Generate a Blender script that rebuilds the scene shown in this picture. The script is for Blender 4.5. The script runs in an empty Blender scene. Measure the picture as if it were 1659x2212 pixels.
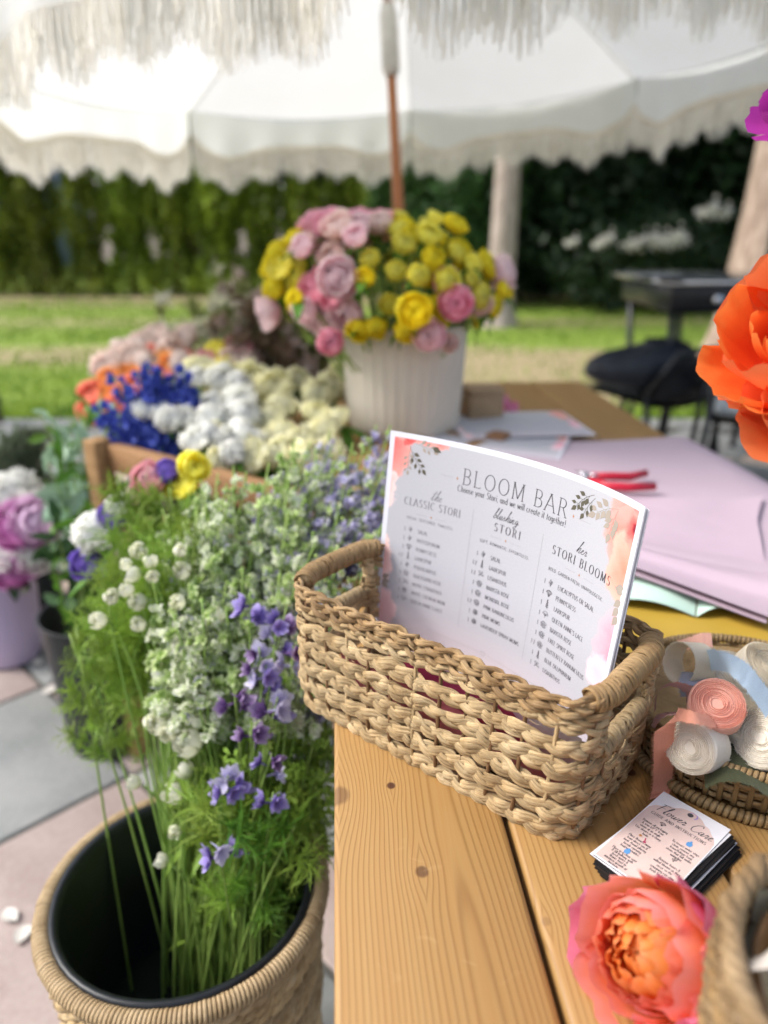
import bpy, math, random
from math import sin, cos, pi, radians, sqrt, atan2
from mathutils import Vector, Matrix, Quaternion, noise

# ------------------------------------------------------------------ camera, light, exposure
SC = bpy.context.scene
COL = SC.collection
PITCH = math.atan(616/1620)
EYE = 1.16            # camera height
TOP = 0.74            # table top height
cd = bpy.data.cameras.new('camera'); cam = bpy.data.objects.new('camera', cd); COL.objects.link(cam)
cam.location = (0, 0, EYE); cam.rotation_euler = (pi/2-PITCH, 0, 0)
cd.sensor_fit = 'VERTICAL'; cd.sensor_height = 36; cd.sensor_width = 27
cd.lens = 36*1620/2212; cd.clip_start = 0.02; cd.clip_end = 400
cd.dof.use_dof = True; cd.dof.focus_distance = 0.575; cd.dof.aperture_fstop = cd.lens/8.6
cd.dof.aperture_blades = 0
SC.camera = cam

SUN_EL, SUN_AZ = radians(46), radians(268)     # compass azimuth the light comes from (0 = +Y, clockwise)
w = bpy.data.worlds.new('World'); SC.world = w; w.use_nodes = True
nt = w.node_tree; bg = nt.nodes['Background']
sky = nt.nodes.new('ShaderNodeTexSky'); sky.sky_type = 'NISHITA'; sky.sun_disc = False
sky.sun_elevation = SUN_EL; sky.sun_rotation = SUN_AZ
sky.air_density = 1.0; sky.dust_density = 3.0; sky.ozone_density = 1.0
hz = nt.nodes.new('ShaderNodeHueSaturation'); hz.inputs['Saturation'].default_value = .7   # thin high cloud pales the blue
nt.links.new(sky.outputs[0], hz.inputs['Color']); nt.links.new(hz.outputs[0], bg.inputs[0]); bg.inputs[1].default_value = 0.125
sd = bpy.data.lights.new('sun', 'SUN'); sun = bpy.data.objects.new('sun', sd); COL.objects.link(sun)
sd.energy = 1.45; sd.angle = radians(22); sd.color = (1.0, 0.98, 0.95)
_d = Vector((sin(SUN_AZ)*cos(SUN_EL), cos(SUN_AZ)*cos(SUN_EL), sin(SUN_EL)))
sun.rotation_euler = _d.to_track_quat('Z', 'Y').to_euler()
vs = SC.view_settings; vs.view_transform = 'Standard'; vs.look = 'None'; vs.gamma = 1; vs.use_curve_mapping = False
vs.exposure = 1.12
cy = SC.cycles
cy.use_denoising = True
cy.max_bounces = 8; cy.transparent_max_bounces = 12; cy.transmission_bounces = 6; cy.diffuse_bounces = 4; cy.glossy_bounces = 3
cy.sample_clamp_indirect = 6
cy.use_adaptive_sampling = True; cy.adaptive_threshold = 0.015

# ------------------------------------------------------------------ measuring helpers
_c, _s = cos(PITCH), sin(PITCH)
def _ray(x, y):
    a = x-829.5; b = y-1106
    return Vector((a, 1620*_c-b*_s, -(1620*_s+b*_c)))
def P(x, y, z=TOP):
    r = _ray(x, y); return r*((z-EYE)/r.z)+Vector((0, 0, EYE))
def Q(x, y, f):
    r = _ray(x, y); return r*(f/r.y)+Vector((0, 0, EYE))

# ------------------------------------------------------------------ mesh helper
class M:
    def __init__(s): s.v = []; s.f = []; s.uv = []
    def add(s, vs, fs, uvs=None):
        o = len(s.v); s.v += [tuple(p) for p in vs]; s.f += [tuple(i+o for i in f) for f in fs]
        s.uv += list(uvs) if uvs else [(0, 0)]*len(vs)
    def grid(s, nu, nv, fn, cu=False, uvf=None):
        vs = []; uv = []
        for j in range(nv+1):
            for i in range(nu if cu else nu+1):
                u = i/nu; v = j/nv; vs.append(fn(u, v)); uv.append(uvf(u, v) if uvf else (u, v))
        k = nu if cu else nu+1; fs = []
        for j in range(nv):
            for i in range(nu):
                i2 = (i+1) % k if cu else i+1
                fs.append((j*k+i, j*k+i2, (j+1)*k+i2, (j+1)*k+i))
        s.add(vs, fs, uv)
    def mesh(s, name, mat=None, smooth=True):
        me = bpy.data.meshes.new(name); me.from_pydata(s.v, [], s.f)
        ul = me.uv_layers.new(name='UVMap')
        li = [0]*len(me.loops); me.loops.foreach_get('vertex_index', li)
        fl = []
        for i in li: fl += s.uv[i]
        ul.data.foreach_set('uv', fl)
        if smooth: me.polygons.foreach_set('use_smooth', [True]*len(me.polygons))
        if mat: me.materials.append(mat)
        me.update(); return me

def tag(o, label=None, cat=None, group=None, kind=None):
    if label: o['label'] = label
    if cat: o['category'] = cat
    if group: o['group'] = group
    if kind: o['kind'] = kind
    return o
def ob(name, me, parent=None, loc=None, rot=None, sc=None, **k):
    o = bpy.data.objects.new(name, me); COL.objects.link(o)
    if parent is not None: o.parent = parent
    if rot is not None:
        m = rot.to_matrix().to_4x4() if isinstance(rot, Quaternion) else (rot.to_4x4() if isinstance(rot, Matrix) else Matrix.Rotation(rot, 4, 'Z'))
        if sc: m = m @ Matrix.Diagonal((sc, sc, sc, 1)) if not isinstance(sc, tuple) else m @ Matrix.Diagonal(sc+(1,))
        o.matrix_basis = Matrix.Translation(loc or (0, 0, 0)) @ m
    else:
        if loc is not None: o.location = loc
        if sc: o.scale = sc if isinstance(sc, tuple) else (sc, sc, sc)
    return tag(o, **k)
def thing(name, loc, label, cat, group=None, rot=None, sc=None):
    return ob(name, None, None, loc, rot, sc, label=label, cat=cat, group=group)

def box(mb, x0, x1, y0, y1, z0, z1, b=0.0, mtx=None):
    if b <= 0:
        vs = [(x, y, z) for z in (z0, z1) for y in (y0, y1) for x in (x0, x1)]
        fs = [(0, 2, 3, 1), (4, 5, 7, 6), (0, 1, 5, 4), (2, 6, 7, 3), (0, 4, 6, 2), (1, 3, 7, 5)]
    else:
        vs = []
        for (z, d) in ((z0, b), (z0+b, 0), (z1-b, 0), (z1-b*.3, b*.3), (z1, b)):
            X0, X1, Y0, Y1 = x0+d, x1-d, y0+d, y1-d
            e = b*.6
            vs += [(X0+e, Y0, z), (X1-e, Y0, z), (X1, Y0+e, z), (X1, Y1-e, z), (X1-e, Y1, z), (X0+e, Y1, z), (X0, Y1-e, z), (X0, Y0+e, z)]
        fs = [tuple(range(7, -1, -1)), tuple(range(32, 40))]
        for l in range(4):
            for i in range(8):
                fs.append((l*8+i, l*8+(i+1) % 8, (l+1)*8+(i+1) % 8, (l+1)*8+i))
    if mtx: vs = [mtx @ Vector(p) for p in vs]
    mb.add(vs, fs, [(p[0], p[1]) for p in vs])

def frames(pts):
    n = len(pts); T = []
    for i in range(n):
        d = pts[min(i+1, n-1)]-pts[max(i-1, 0)]
        T.append(d.normalized() if d.length > 1e-9 else Vector((0, 0, 1)))
    return T
def tube(mb, pts, r, k=6, ups=None, flat=1.0, closed=False, u0=0.0, tw=0.0):
    """r number or list; cross-section k-gon; flat scales thickness along 'ups'."""
    pts = [Vector(p) for p in pts]; n = len(pts); T = frames(pts)
    if closed:
        T = [(pts[(i+1) % n]-pts[i-1]).normalized() for i in range(n)]
    up = None; vs = []; uv = []; L = u0
    for i in range(n):
        if i: L += (pts[i]-pts[i-1]).length
        t = T[i]
        if ups: up = ups[i]
        elif up is None: up = Vector((0, 0, 1)) if abs(t.z) < .9 else Vector((1, 0, 0))
        a = t.cross(up)
        if a.length < 1e-6: a = t.orthogonal()
        a.normalize(); up = a.cross(t)
        ri = r[i] if isinstance(r, (list, tuple)) else r
        for j in range(k):
            q = 2*pi*j/k + tw*L
            vs.append(pts[i]+a*(cos(q)*ri)+up*(sin(q)*ri*flat)); uv.append((L, j/k))
    fs = []
    for i in range(n if closed else n-1):
        i2 = (i+1) % n
        for j in range(k):
            j2 = (j+1) % k; fs.append((i*k+j, i*k+j2, i2*k+j2, i2*k+j))
    if not closed:
        fs.append(tuple(range(k-1, -1, -1))); fs.append(tuple((n-1)*k+j for j in range(k)))
    mb.add(vs, fs, uv)
def bez(p0, p1, p2, n):
    p0, p1, p2 = Vector(p0), Vector(p1), Vector(p2)
    return [p0*(1-t)**2+p1*2*t*(1-t)+p2*t*t for t in [i/n for i in range(n+1)]]
def lathe(mb, prof, n=32, fn=None):
    """prof list of (r,z)"""
    def g(u, v):
        k = v*(len(prof)-1); i = min(int(k+1e-6), len(prof)-2); f = k-i
        r = prof[i][0]*(1-f)+prof[i+1][0]*f; z = prof[i][1]*(1-f)+prof[i+1][1]*f
        a = 2*pi*u
        if fn: r = fn(a, z, r)
        return (r*cos(a), r*sin(a), z)
    mb.grid(n, len(prof)-1, g, cu=True)
def align(d, up=(0, 0, 1)):
    """quaternion turning local Z to direction d"""
    return Vector(d).normalized().to_track_quat('Z', 'Y')

# ------------------------------------------------------------------ materials
def new_mat(name):
    m = bpy.data.materials.new(name); m.use_nodes = True
    nt = m.node_tree; b = nt.nodes['Principled BSDF']; return m, nt, b
class NG:
    def __init__(s, nt): s.nt = nt
    def n(s, t, **k):
        x = s.nt.nodes.new('ShaderNode'+t)
        for a, v in k.items(): setattr(x, a, v)
        return x
    def put(s, sock, v):
        if hasattr(v, 'is_output') or isinstance(v, bpy.types.NodeSocket): s.nt.links.new(v, sock)
        else: sock.default_value = v
    def math(s, op, a, b=0.0, c=None, clamp=False):
        x = s.n('Math', operation=op); x.use_clamp = clamp
        s.put(x.inputs[0], a); s.put(x.inputs[1], b)
        if c is not None: s.put(x.inputs[2], c)
        return x.outputs[0]
    def mix(s, f, a, b, mode='MIX'):
        x = s.n('Mix', data_type='RGBA', blend_type=mode)
        s.put(x.inputs['Factor'], f)
        for nm, v in (('A', a), ('B', b)):
            k = [i for i in x.inputs if i.name == nm and i.type == 'RGBA'][0]
            s.put(k, v if not isinstance(v, tuple) or len(v) == 4 else v+(1,))
        return [o for o in x.outputs if o.type == 'RGBA'][0]
    def ramp(s, f, stops, interp='LINEAR'):
        x = s.n('ValToRGB'); cr = x.color_ramp; cr.interpolation = interp
        while len(cr.elements) < len(stops): cr.elements.new(.5)
        for e, (p, c) in zip(cr.elements, stops):
            e.position = p; e.color = c if len(c) == 4 else tuple(c)+(1,)
        s.put(x.inputs[0], f); return x.outputs[0]
    def noise(s, vec, scale, detail=3, rough=.55, dist=0.0, d='3D'):
        x = s.n('TexNoise', noise_dimensions=d)
        if vec is not None: s.nt.links.new(vec, x.inputs['Vector'])
        x.inputs['Scale'].default_value = scale; x.inputs['Detail'].default_value = detail
        x.inputs['Roughness'].default_value = rough; x.inputs['Distortion'].default_value = dist
        return x.outputs['Fac']
    def mapv(s, vec, sc=(1, 1, 1), loc=(0, 0, 0), rot=(0, 0, 0)):
        x = s.n('Mapping'); s.nt.links.new(vec, x.inputs[0])
        x.inputs['Location'].default_value = loc; x.inputs['Rotation'].default_value = rot; x.inputs['Scale'].default_value = sc
        return x.outputs[0]
    def bump(s, h, strength=.3, dist=.001):
        x = s.n('Bump'); x.inputs['Strength'].default_value = strength; x.inputs['Distance'].default_value = dist
        s.nt.links.new(h, x.inputs['Height']); return x.outputs[0]
    def co(s, which='Object'): return s.n('TexCoord').outputs[which]
    def rnd(s): return s.n('ObjectInfo').outputs['Random']
def plain(name, c1, c2=None, rough=.6, scale=20, bumpd=0.0, bscale=80, spec=.4, metal=0.0, coord='Object', stretch=(1, 1, 1), rv=0.15, transl=0.0, sheen=0.0):
    m, nt, b = new_mat(name); g = NG(nt)
    c2 = c2 or tuple(x*.8 for x in c1)
    v = g.mapv(g.co(coord), stretch)
    f = g.noise(v, scale, 4)
    col = g.ramp(f, [(.32, c2), (.68, c1)])
    if rv:
        hs = g.n('HueSaturation'); k = g.math('MULTIPLY_ADD', g.rnd(), rv*2, 1-rv)
        nt.links.new(k, hs.inputs['Value']); nt.links.new(col, hs.inputs['Color']); col = hs.outputs[0]
        k2 = g.math('MULTIPLY_ADD', g.rnd(), .02, .49); nt.links.new(k2, hs.inputs['Hue'])
    nt.links.new(col, b.inputs['Base Color'])
    b.inputs['Roughness'].default_value = rough; b.inputs['Metallic'].default_value = metal
    b.inputs['Specular IOR Level'].default_value = spec
    if sheen: b.inputs['Sheen Weight'].default_value = sheen
    if bumpd:
        nt.links.new(g.bump(g.noise(v, bscale, 3), .6, bumpd), b.inputs['Normal'])
    if transl:
        t = g.n('BsdfTranslucent'); nt.links.new(col, t.inputs[0])
        mx = g.n('MixShader'); mx.inputs[0].default_value = transl
        nt.links.new(b.outputs[0], mx.inputs[1]); nt.links.new(t.outputs[0], mx.inputs[2])
        nt.links.new(mx.outputs[0], nt.nodes['Material Output'].inputs[0])
    return m
def petal_mat(name, stops, transl=.25, rough=.55, vein=.12, rv=.08):
    """stops: colours from the petal's base (0) to its edge (1), the pigment of the petal itself"""
    m, nt, b = new_mat(name); g = NG(nt)
    uv = g.n('UVMap').outputs[0]; sp = g.n('SeparateXYZ'); nt.links.new(uv, sp.inputs[0])
    nz = g.noise(g.co('Object'), 60, 2)
    f = g.math('ADD', sp.outputs[1], g.math('MULTIPLY_ADD', nz, .3, -.15), clamp=True)
    col = g.ramp(f, stops)
    vv = g.noise(g.mapv(uv, (26, 2.5, 1)), 1.5, 2)
    col = g.mix(g.math('MULTIPLY', vv, vein), col, tuple(x*.55 for x in stops[-1][1][:3]))
    hs = g.n('HueSaturation'); nt.links.new(col, hs.inputs['Color'])
    nt.links.new(g.math('MULTIPLY_ADD', g.rnd(), rv*2, 1-rv), hs.inputs['Value']); col = hs.outputs[0]
    nt.links.new(col, b.inputs['Base Color']); b.inputs['Roughness'].default_value = rough
    b.inputs['Specular IOR Level'].default_value = .3
    nt.links.new(g.bump(vv, .25, .0008), b.inputs['Normal'])
    t = g.n('BsdfTranslucent'); nt.links.new(col, t.inputs[0])
    mx = g.n('MixShader'); mx.inputs[0].default_value = transl
    nt.links.new(b.outputs[0], mx.inputs[1]); nt.links.new(t.outputs[0], mx.inputs[2])
    nt.links.new(mx.outputs[0], nt.nodes['Material Output'].inputs[0])
    return m
def straw_mat(name, cols, fib=1.0, rough=.55, scale_u=30, scale_v=9):
    """dried leaf or cane: fibres run along the strand (UV.x is metres along it, UV.y goes round it)"""
    m, nt, b = new_mat(name); g = NG(nt)
    uv = g.n('UVMap').outputs[0]
    big = g.noise(g.co('Object'), 38, 3, .6)
    fine = g.noise(g.mapv(uv, (scale_u, scale_v, 1)), 1.0, 4, .65)
    fib_ = g.noise(g.mapv(uv, (scale_u*1.4, scale_v*4.2, 1)), 1.0, 3, .6)
    f = g.math('ADD', g.math('MULTIPLY', big, .45), g.math('MULTIPLY', fine, .55))
    col = g.ramp(f, [(.33, cols[0]), (.47, cols[1]), (.6, cols[2]), (.72, cols[3])])
    col = g.mix(g.math('MULTIPLY', g.math('SUBTRACT', .5, fib_), 1.6*fib, clamp=True), col, tuple(x*.35 for x in cols[0]))
    hs = g.n('HueSaturation'); nt.links.new(col, hs.inputs['Color'])
    nt.links.new(g.math('MULTIPLY_ADD', g.rnd(), .42, .70), hs.inputs['Value'])
    nt.links.new(hs.outputs[0], b.inputs['Base Color']); b.inputs['Roughness'].default_value = rough
    b.inputs['Specular IOR Level'].default_value = .35
    nt.links.new(g.bump(fib_, .8, .0012*fib), b.inputs['Normal'])
    return m

STRAW = straw_mat('dried_leaf_straw', [(.31, .19, .085), (.53, .37, .185), (.70, .53, .30), (.82, .68, .46)], 1.15)
CANE = straw_mat('brown_cane', [(.23, .13, .055), (.38, .235, .105), (.50, .335, .165), (.60, .44, .25)], .9, .45)
COIL = straw_mat('tan_raffia', [(.25, .145, .06), (.38, .235, .10), (.50, .33, .155), (.60, .43, .23)], .9, .5)
ROD = straw_mat('thin_brown_rod', [(.10, .05, .02), (.17, .09, .038), (.24, .13, .06), (.30, .18, .085)], .6)
PALE_STRAW = straw_mat('pale_seagrass', [(.30, .20, .10), (.44, .31, .165), (.55, .41, .24), (.64, .51, .33)], .8)
SEAGRASS = straw_mat('brown_seagrass', [(.15, .09, .04), (.24, .155, .075), (.33, .225, .12), (.42, .30, .17)], .9)
RATTAN = straw_mat('rattan_splint', [(.20, .125, .05), (.33, .215, .095), (.45, .315, .155), (.55, .41, .22)], .7, .4)
GREEN_STEM = plain('green_stem', (.36, .50, .12), (.22, .36, .07), .5, 12, transl=.15)
GREEN_LEAF = plain('fresh_leaf', (.16, .33, .03), (.08, .20, .02), .5, 15, transl=.3)
LIME_LEAF = plain('lime_foliage', (.33, .45, .07), (.20, .33, .045), .5, 15, transl=.35)
DARK_LEAF = plain('dark_leaf', (.06, .13, .04), (.025, .065, .02), .5, 10, transl=.2)
EUC_LEAF = plain('pale_eucalyptus_leaf', (.60, .74, .60), (.20, .36, .21), .35, 14, transl=.2, spec=.6)

# ------------------------------------------------------------------ flower builders
def petal(mb, az, a_top, rho, hw, curl, n=4, ruff=.03, seed=0, lay=0.0, flat=1.0, z0=0.0, bot=pi*.96):
    rs = random.Random(seed); ph = rs.random()*7
    def fn(u, v):
        s = u*2-1
        th = bot-v*(bot-a_top)
        wv = (0.35+0.65*sin(min(1, v*1.25)*pi*.5))*(1-.32*max(0, v-.75)/.25*s*s)
        r = rho*(1+curl*v**3)*(1-.05*s*s)+rho*ruff*v*v*(sin(s*7+ph)+.6*sin(s*13+ph*2.3))
        th2 = th+.10*v*s*s*(1.2-min(a_top, 1.2))+ruff*1.2*v*sin(s*9+ph*3)
        return (r*sin(th2)*cos(az+s*hw*wv), r*sin(th2)*sin(az+s*hw*wv), r*cos(th2)*flat+z0)
    mb.grid(n, n, fn, uvf=lambda u, v: (u, v))
def bloom(mb, spec, R, seed=1, n=4, ruff=.03, flat=1.0):
    """spec: list of (count, rho/R, top angle in degrees, half width in degrees, curl)"""
    rs = random.Random(seed)
    for li, (cnt, rho, at, hw, curl) in enumerate(spec):
        off = rs.random()*6.28
        for k in range(cnt):
            petal(mb, off+2*pi*k/cnt+rs.uniform(-.15, .15), radians(at+rs.uniform(-6, 6)), R*rho*rs.uniform(.95, 1.05), radians(hw), curl*rs.uniform(.7, 1.3), n, ruff, rs.random()*1e6, li/len(spec), flat)
RANUN = [(3, .22, 5, 75, 0), (4, .36, 12, 62, .02), (5, .5, 22, 54, .03), (6, .64, 34, 46, .04), (7, .78, 48, 42, .06), (7, .92, 64, 40, .1), (7, 1.0, 80, 40, .15)]
PEONY = [(4, .3, 8, 60, .1), (5, .45, 18, 50, .1), (6, .62, 30, 46, .12), (7, .8, 46, 42, .18), (8, .95, 66, 40, .25)]
POM = [(4, .62, 6, 52, .02), (6, .72, 24, 40, .03), (8, .83, 44, 34, .05), (9, .93, 64, 31, .08), (9, 1.0, 86, 32, .12)]
OPEN = [(3, .3, 10, 60, .1), (5, .6, 38, 40, .2), (6, .95, 68, 36, .35)]
def floret_mesh(name, mat, R=.014, pet=5, cup=55, spur=True, n=2, seed=3, eye=True):
    mb = M(); rs = random.Random(seed)
    for k in range(pet):
        a = 2*pi*k/pet+rs.uniform(-.2, .2); tl = radians(cup+rs.uniform(-18, 14)); R1 = R*rs.uniform(.85, 1.15)
        ca, sa = cos(a), sin(a)
        def fn(u, v, ca=ca, sa=sa, tl=tl, R1=R1):
            s = (u*2-1)*sin(pi*(.12+.80*v))*.48*R1
            r = v*R1*sin(tl); z = v*R1*cos(tl)+.2*R1*v*v-.12*abs(u*2-1)*R1
            return (ca*r-sa*s, sa*r+ca*s, z)
        mb.grid(2, 3, fn)
    if spur: tube(mb, [(0, 0, .001), (R*.15, 0, -R*.5), (R*.5, 0, -R*1.0)], [R*.16, R*.1, R*.03], 4)
    return mb.mesh(name, mat)
def bud_mesh(name, mat, R=.006, L=.013):
    mb = M(); lathe(mb, [(R*.15, 0), (R*.8, L*.22), (R, L*.45), (R*.6, L*.8), (R*.05, L)], 6); return mb.mesh(name, mat)
def leaf_mesh(name, mat, L=.05, W=.018, bend=.25, n=4):
    mb = M()
    def fn(u, v):
        s = (u*2-1)*W*.5*sin(pi*min(1, max(0, .04+.94*v**.85)))
        return (s, L*v, bend*L*v*v*(-1)+abs(u*2-1)*W*.15)
    mb.grid(2, n, fn); return mb.mesh(name, mat)

def cluster_mesh(name, mats, R=.010, k=4, spread=.011, seed=1, cups=(50, 75), pet=5):
    """a tuft of k small blossoms and a bud, in one floret cluster"""
    rs = random.Random(seed); mb = M(); fm = []
    for q in range(k):
        d = Vector((rs.gauss(0, .6), rs.gauss(0, .6), rs.uniform(.2, 1))).normalized(); c = Vector((rs.gauss(0, .5), rs.gauss(0, .5), rs.uniform(-.1, .5)))*spread
        T = Matrix.Translation(c) @ align(d).to_matrix().to_4x4(); mi = rs.randrange(len(mats)); n0 = len(mb.f); Rq = R*rs.uniform(.6, 1.15)
        for p in range(pet):
            a = 2*pi*p/pet+rs.uniform(-.35, .35); tl = radians(rs.uniform(*cups)); R1 = Rq*rs.uniform(.8, 1.2); ca, sa = cos(a), sin(a); tw = rs.uniform(-.5, .5)
            def fn(u, v, ca=ca, sa=sa, tl=tl, R1=R1, tw=tw):
                s = (u*2-1)*sin(pi*(.12+.78*v))*.46*R1; r = v*R1*sin(tl); z = v*R1*cos(tl)+.25*R1*v*v-.18*abs(u*2-1)*R1+tw*s*v
                return T @ Vector((ca*r-sa*s, sa*r+ca*s, z))
            mb.grid(2, 2, fn)
        tube(mb, [T @ Vector((0, 0, 0)), T @ Vector((0, 0, -R*1.1)), Vector((0, 0, -spread*.8))], [R*.1, R*.08, R*.08], 3)
        fm += [mi]*(len(mb.f)-n0)
    me = mb.mesh(name, mats[0])
    for m in mats[1:]: me.materials.append(m)
    for p, i in zip(me.polygons, fm): p.material_index = i
    return me

# ================================================================== THE SETTING
R0 = random.Random(7)
ORD = 'first second third fourth fifth sixth seventh eighth ninth tenth eleventh twelfth thirteenth fourteenth fifteenth sixteenth seventeenth eighteenth nineteenth twentieth'.split()
def ground_mat():
    m, nt, b = new_mat('bare_earth'); g = NG(nt); v = g.co('Object')
    nt.links.new(g.ramp(g.noise(v, 1.3, 5), [(.35, (.10, .075, .05)), (.65, (.2, .16, .11))]), b.inputs['Base Color']); b.inputs['Roughness'].default_value = .95
    return m
mb = M(); mb.grid(8, 8, lambda u, v: (-150+300*u, -60+300*v, -.03)); ob('ground', mb.mesh('ground', ground_mat()), kind='structure')
def lawn_mat():
    m, nt, b = new_mat('mown_lawn'); g = NG(nt); v = g.co('Object')
    f = g.noise(v, 26, 4, .7)
    green = g.ramp(f, [(.35, (.12, .19, .02)), (.55, (.27, .38, .045)), (.7, (.40, .48, .10))])
    dry = g.ramp(f, [(.35, (.30, .23, .11)), (.65, (.52, .42, .25))])
    pat = g.noise(g.mapv(v, (.35, 1.5, 1)), 1.0, 3, .5, .4)
    # worn strips across the lawn: two dry bands and the bare patch near the patio
    sp = g.n('SeparateXYZ'); nt.links.new(v, sp.inputs[0]); y = sp.outputs[1]; x = sp.outputs[0]
    def band(y0, w):
        d = g.math('ABSOLUTE', g.math('SUBTRACT', g.math('ADD', y, g.math('MULTIPLY', pat, 1.2)), y0+.6))
        return g.math('SUBTRACT', 1.0, g.math('DIVIDE', d, w), clamp=True)
    k = g.math('MAXIMUM', g.math('MULTIPLY', band(7.3, .7), 1.8, clamp=True), g.math('MULTIPLY', band(13.2, 1.8), 1.6, clamp=True))
    k = g.math('MAXIMUM', k, g.math('MULTIPLY', band(10.0, .8), .8))
    dx = g.math('SUBTRACT', x, 1.6); dy = g.math('SUBTRACT', y, 6.2)
    rr = g.math('SQRT', g.math('ADD', g.math('MULTIPLY', dx, g.math('MULTIPLY', dx, .35)), g.math('MULTIPLY', dy, dy)))
    k = g.math('MAXIMUM', k, g.math('MULTIPLY', g.math('SUBTRACT', 1.25, rr), 2.5, clamp=True), clamp=True)
    k = g.math('MULTIPLY', k, g.math('MULTIPLY_ADD', f, 1.4, .3), clamp=True)
    nt.links.new(g.mix(k, green, dry), b.inputs['Base Color']); b.inputs['Roughness'].default_value = .9
    nt.links.new(g.bump(f, .8, .03), b.inputs['Normal'])
    return m
LAWN_Y = 4.75
mb = M(); mb.grid(24, 24, lambda u, v: (-22+44*u, LAWN_Y+(24)*v, .012*sin(u*30)*cos(v*17)*(v > 0))); ob('lawn', mb.mesh('lawn', lawn_mat()), kind='structure')
# grass blades
def grass():
    mb = M(); rs = random.Random(3)
    for i in range(26000):
        y = LAWN_Y+rs.random()**1.6*8.5; x = (rs.random()-.5)*(1.3*y)+.1*y
        if abs(y-7.5) < .6 and rs.random() < .6: continue
        if ((x-1.6)**2*.35+(y-6.2)**2) < 1.1 and rs.random() < .85: continue
        a = rs.random()*6.28; h = rs.uniform(.025, .055); wd = .006+.0015*y; dx, dy = cos(a)*wd, sin(a)*wd
        mb.add([(x-dx, y-dy, -.005), (x+dx, y+dy, -.005), (x+rs.uniform(-.03, .03), y+rs.uniform(-.03, .03), h)], [(0, 1, 2)])
    return mb.mesh('grass', plain('grass_blade', (.30, .42, .05), (.12, .22, .025), .7, 2.2, rv=0, transl=.3), False)
ob('grass', grass(), label='short green lawn grass growing beyond the patio', cat='grass', kind='stuff')

# patio: slate-grey and pinkish pavers laid as a diagonal chequer
def tile_mat(name, c1, c2, c3):
    m, nt, b = new_mat(name); g = NG(nt); v = g.co('Object')
    a = g.noise(v, 4, 5, .6); f = g.noise(v, 75, 6, .8)
    col = g.ramp(g.math('MULTIPLY_ADD', f, .45, g.math('MULTIPLY', a, .7)), [(.35, c1), (.5, c2), (.66, c3)])
    hs = g.n('HueSaturation'); nt.links.new(col, hs.inputs['Color']); nt.links.new(g.math('MULTIPLY_ADD', g.rnd(), .25, .87), hs.inputs['Value'])
    nt.links.new(hs.outputs[0], b.inputs['Base Color']); b.inputs['Roughness'].default_value = .75
    nt.links.new(g.bump(f, .5, .003), b.inputs['Normal']); return m
GREY_T = tile_mat('slate_paver', (.14, .15, .145), (.21, .22, .21), (.29, .29, .275))
PINK_T = tile_mat('pinkish_paver', (.31, .225, .175), (.41, .31, .245), (.50, .40, .33))
PLUM_T = tile_mat('dusky_paver', (.23, .17, .15), (.32, .245, .22), (.41, .33, .30))
patio = ob('patio', None, kind='structure')
mb = M(); box(mb, -4, 5, -1.5, LAWN_Y, -.025, -.008); ob('joint_bed', mb.mesh('joint_bed', plain('joint_sand', (.12, .115, .10), (.07, .068, .06), .95, 40)), patio)
J = P(94, 1480, 0); TL_ = .496
tm = {}
for k, mt in (('g', GREY_T), ('p', PINK_T), ('d', PLUM_T)):
    mb = M(); box(mb, -TL_/2+.006, TL_/2-.006, -TL_/2+.006, TL_/2-.006, -.02, 0, .006); tm[k] = mb.mesh('tile', mt)
for i in range(-9, 14):
    for j in range(-12, 12):
        cx = J.x+(i+j)*TL_*.7071; cyy = J.y-.3507+(i-j)*TL_*.7071
        if not (-3.6 < cx < 4.6 and -.9 < cyy < LAWN_Y-.36): continue
        if abs(cx) > .75*cyy+1.3: continue
        k = 'g' if (i+j) % 2 == 0 else ('p' if cyy > 1.75 else 'd')
        ob('tile', tm[k], patio, (cx, cyy, R0.uniform(-.002, .001)), pi/4)
# border course of the patio
bm_ = M(); box(bm_, -.148, .148, -.095, .095, -.02, .004, .006); bm_ = bm_.mesh('edging_stone', GREY_T)
for i in range(28): ob('edging_stone', bm_, patio, (-3.9+.3*i, LAWN_Y-.11, 0), 0.0)

# fallen petals on the pavers
pm = M(); pm.grid(3, 3, lambda u, v: ((u-.5)*.022*sin(pi*(.15+.8*v)), (v-.5)*.03, 0.0015+.0022*(u-.5)**2*4+.0012*v)); pm = pm.mesh('fallen_petal', plain('white_petal', (.66, .63, .57), (.58, .55, .50), .6, rv=.04))
for (x, y, lb) in ((82, 1433, 'white petal fallen on the joint of the pavers by the lilac vase'), (108, 1492, 'white petal fallen on the grey slate paver corner'),
                   (22, 1981, 'upper of two white petals fallen on the dusky pink paver'), (48, 2022, 'lower of two white petals fallen on the dusky pink paver')):
    ob('fallen_petal', pm, None, P(x, y, .003), R0.random()*6, 1.3, label=lb, cat='petal')

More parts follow.
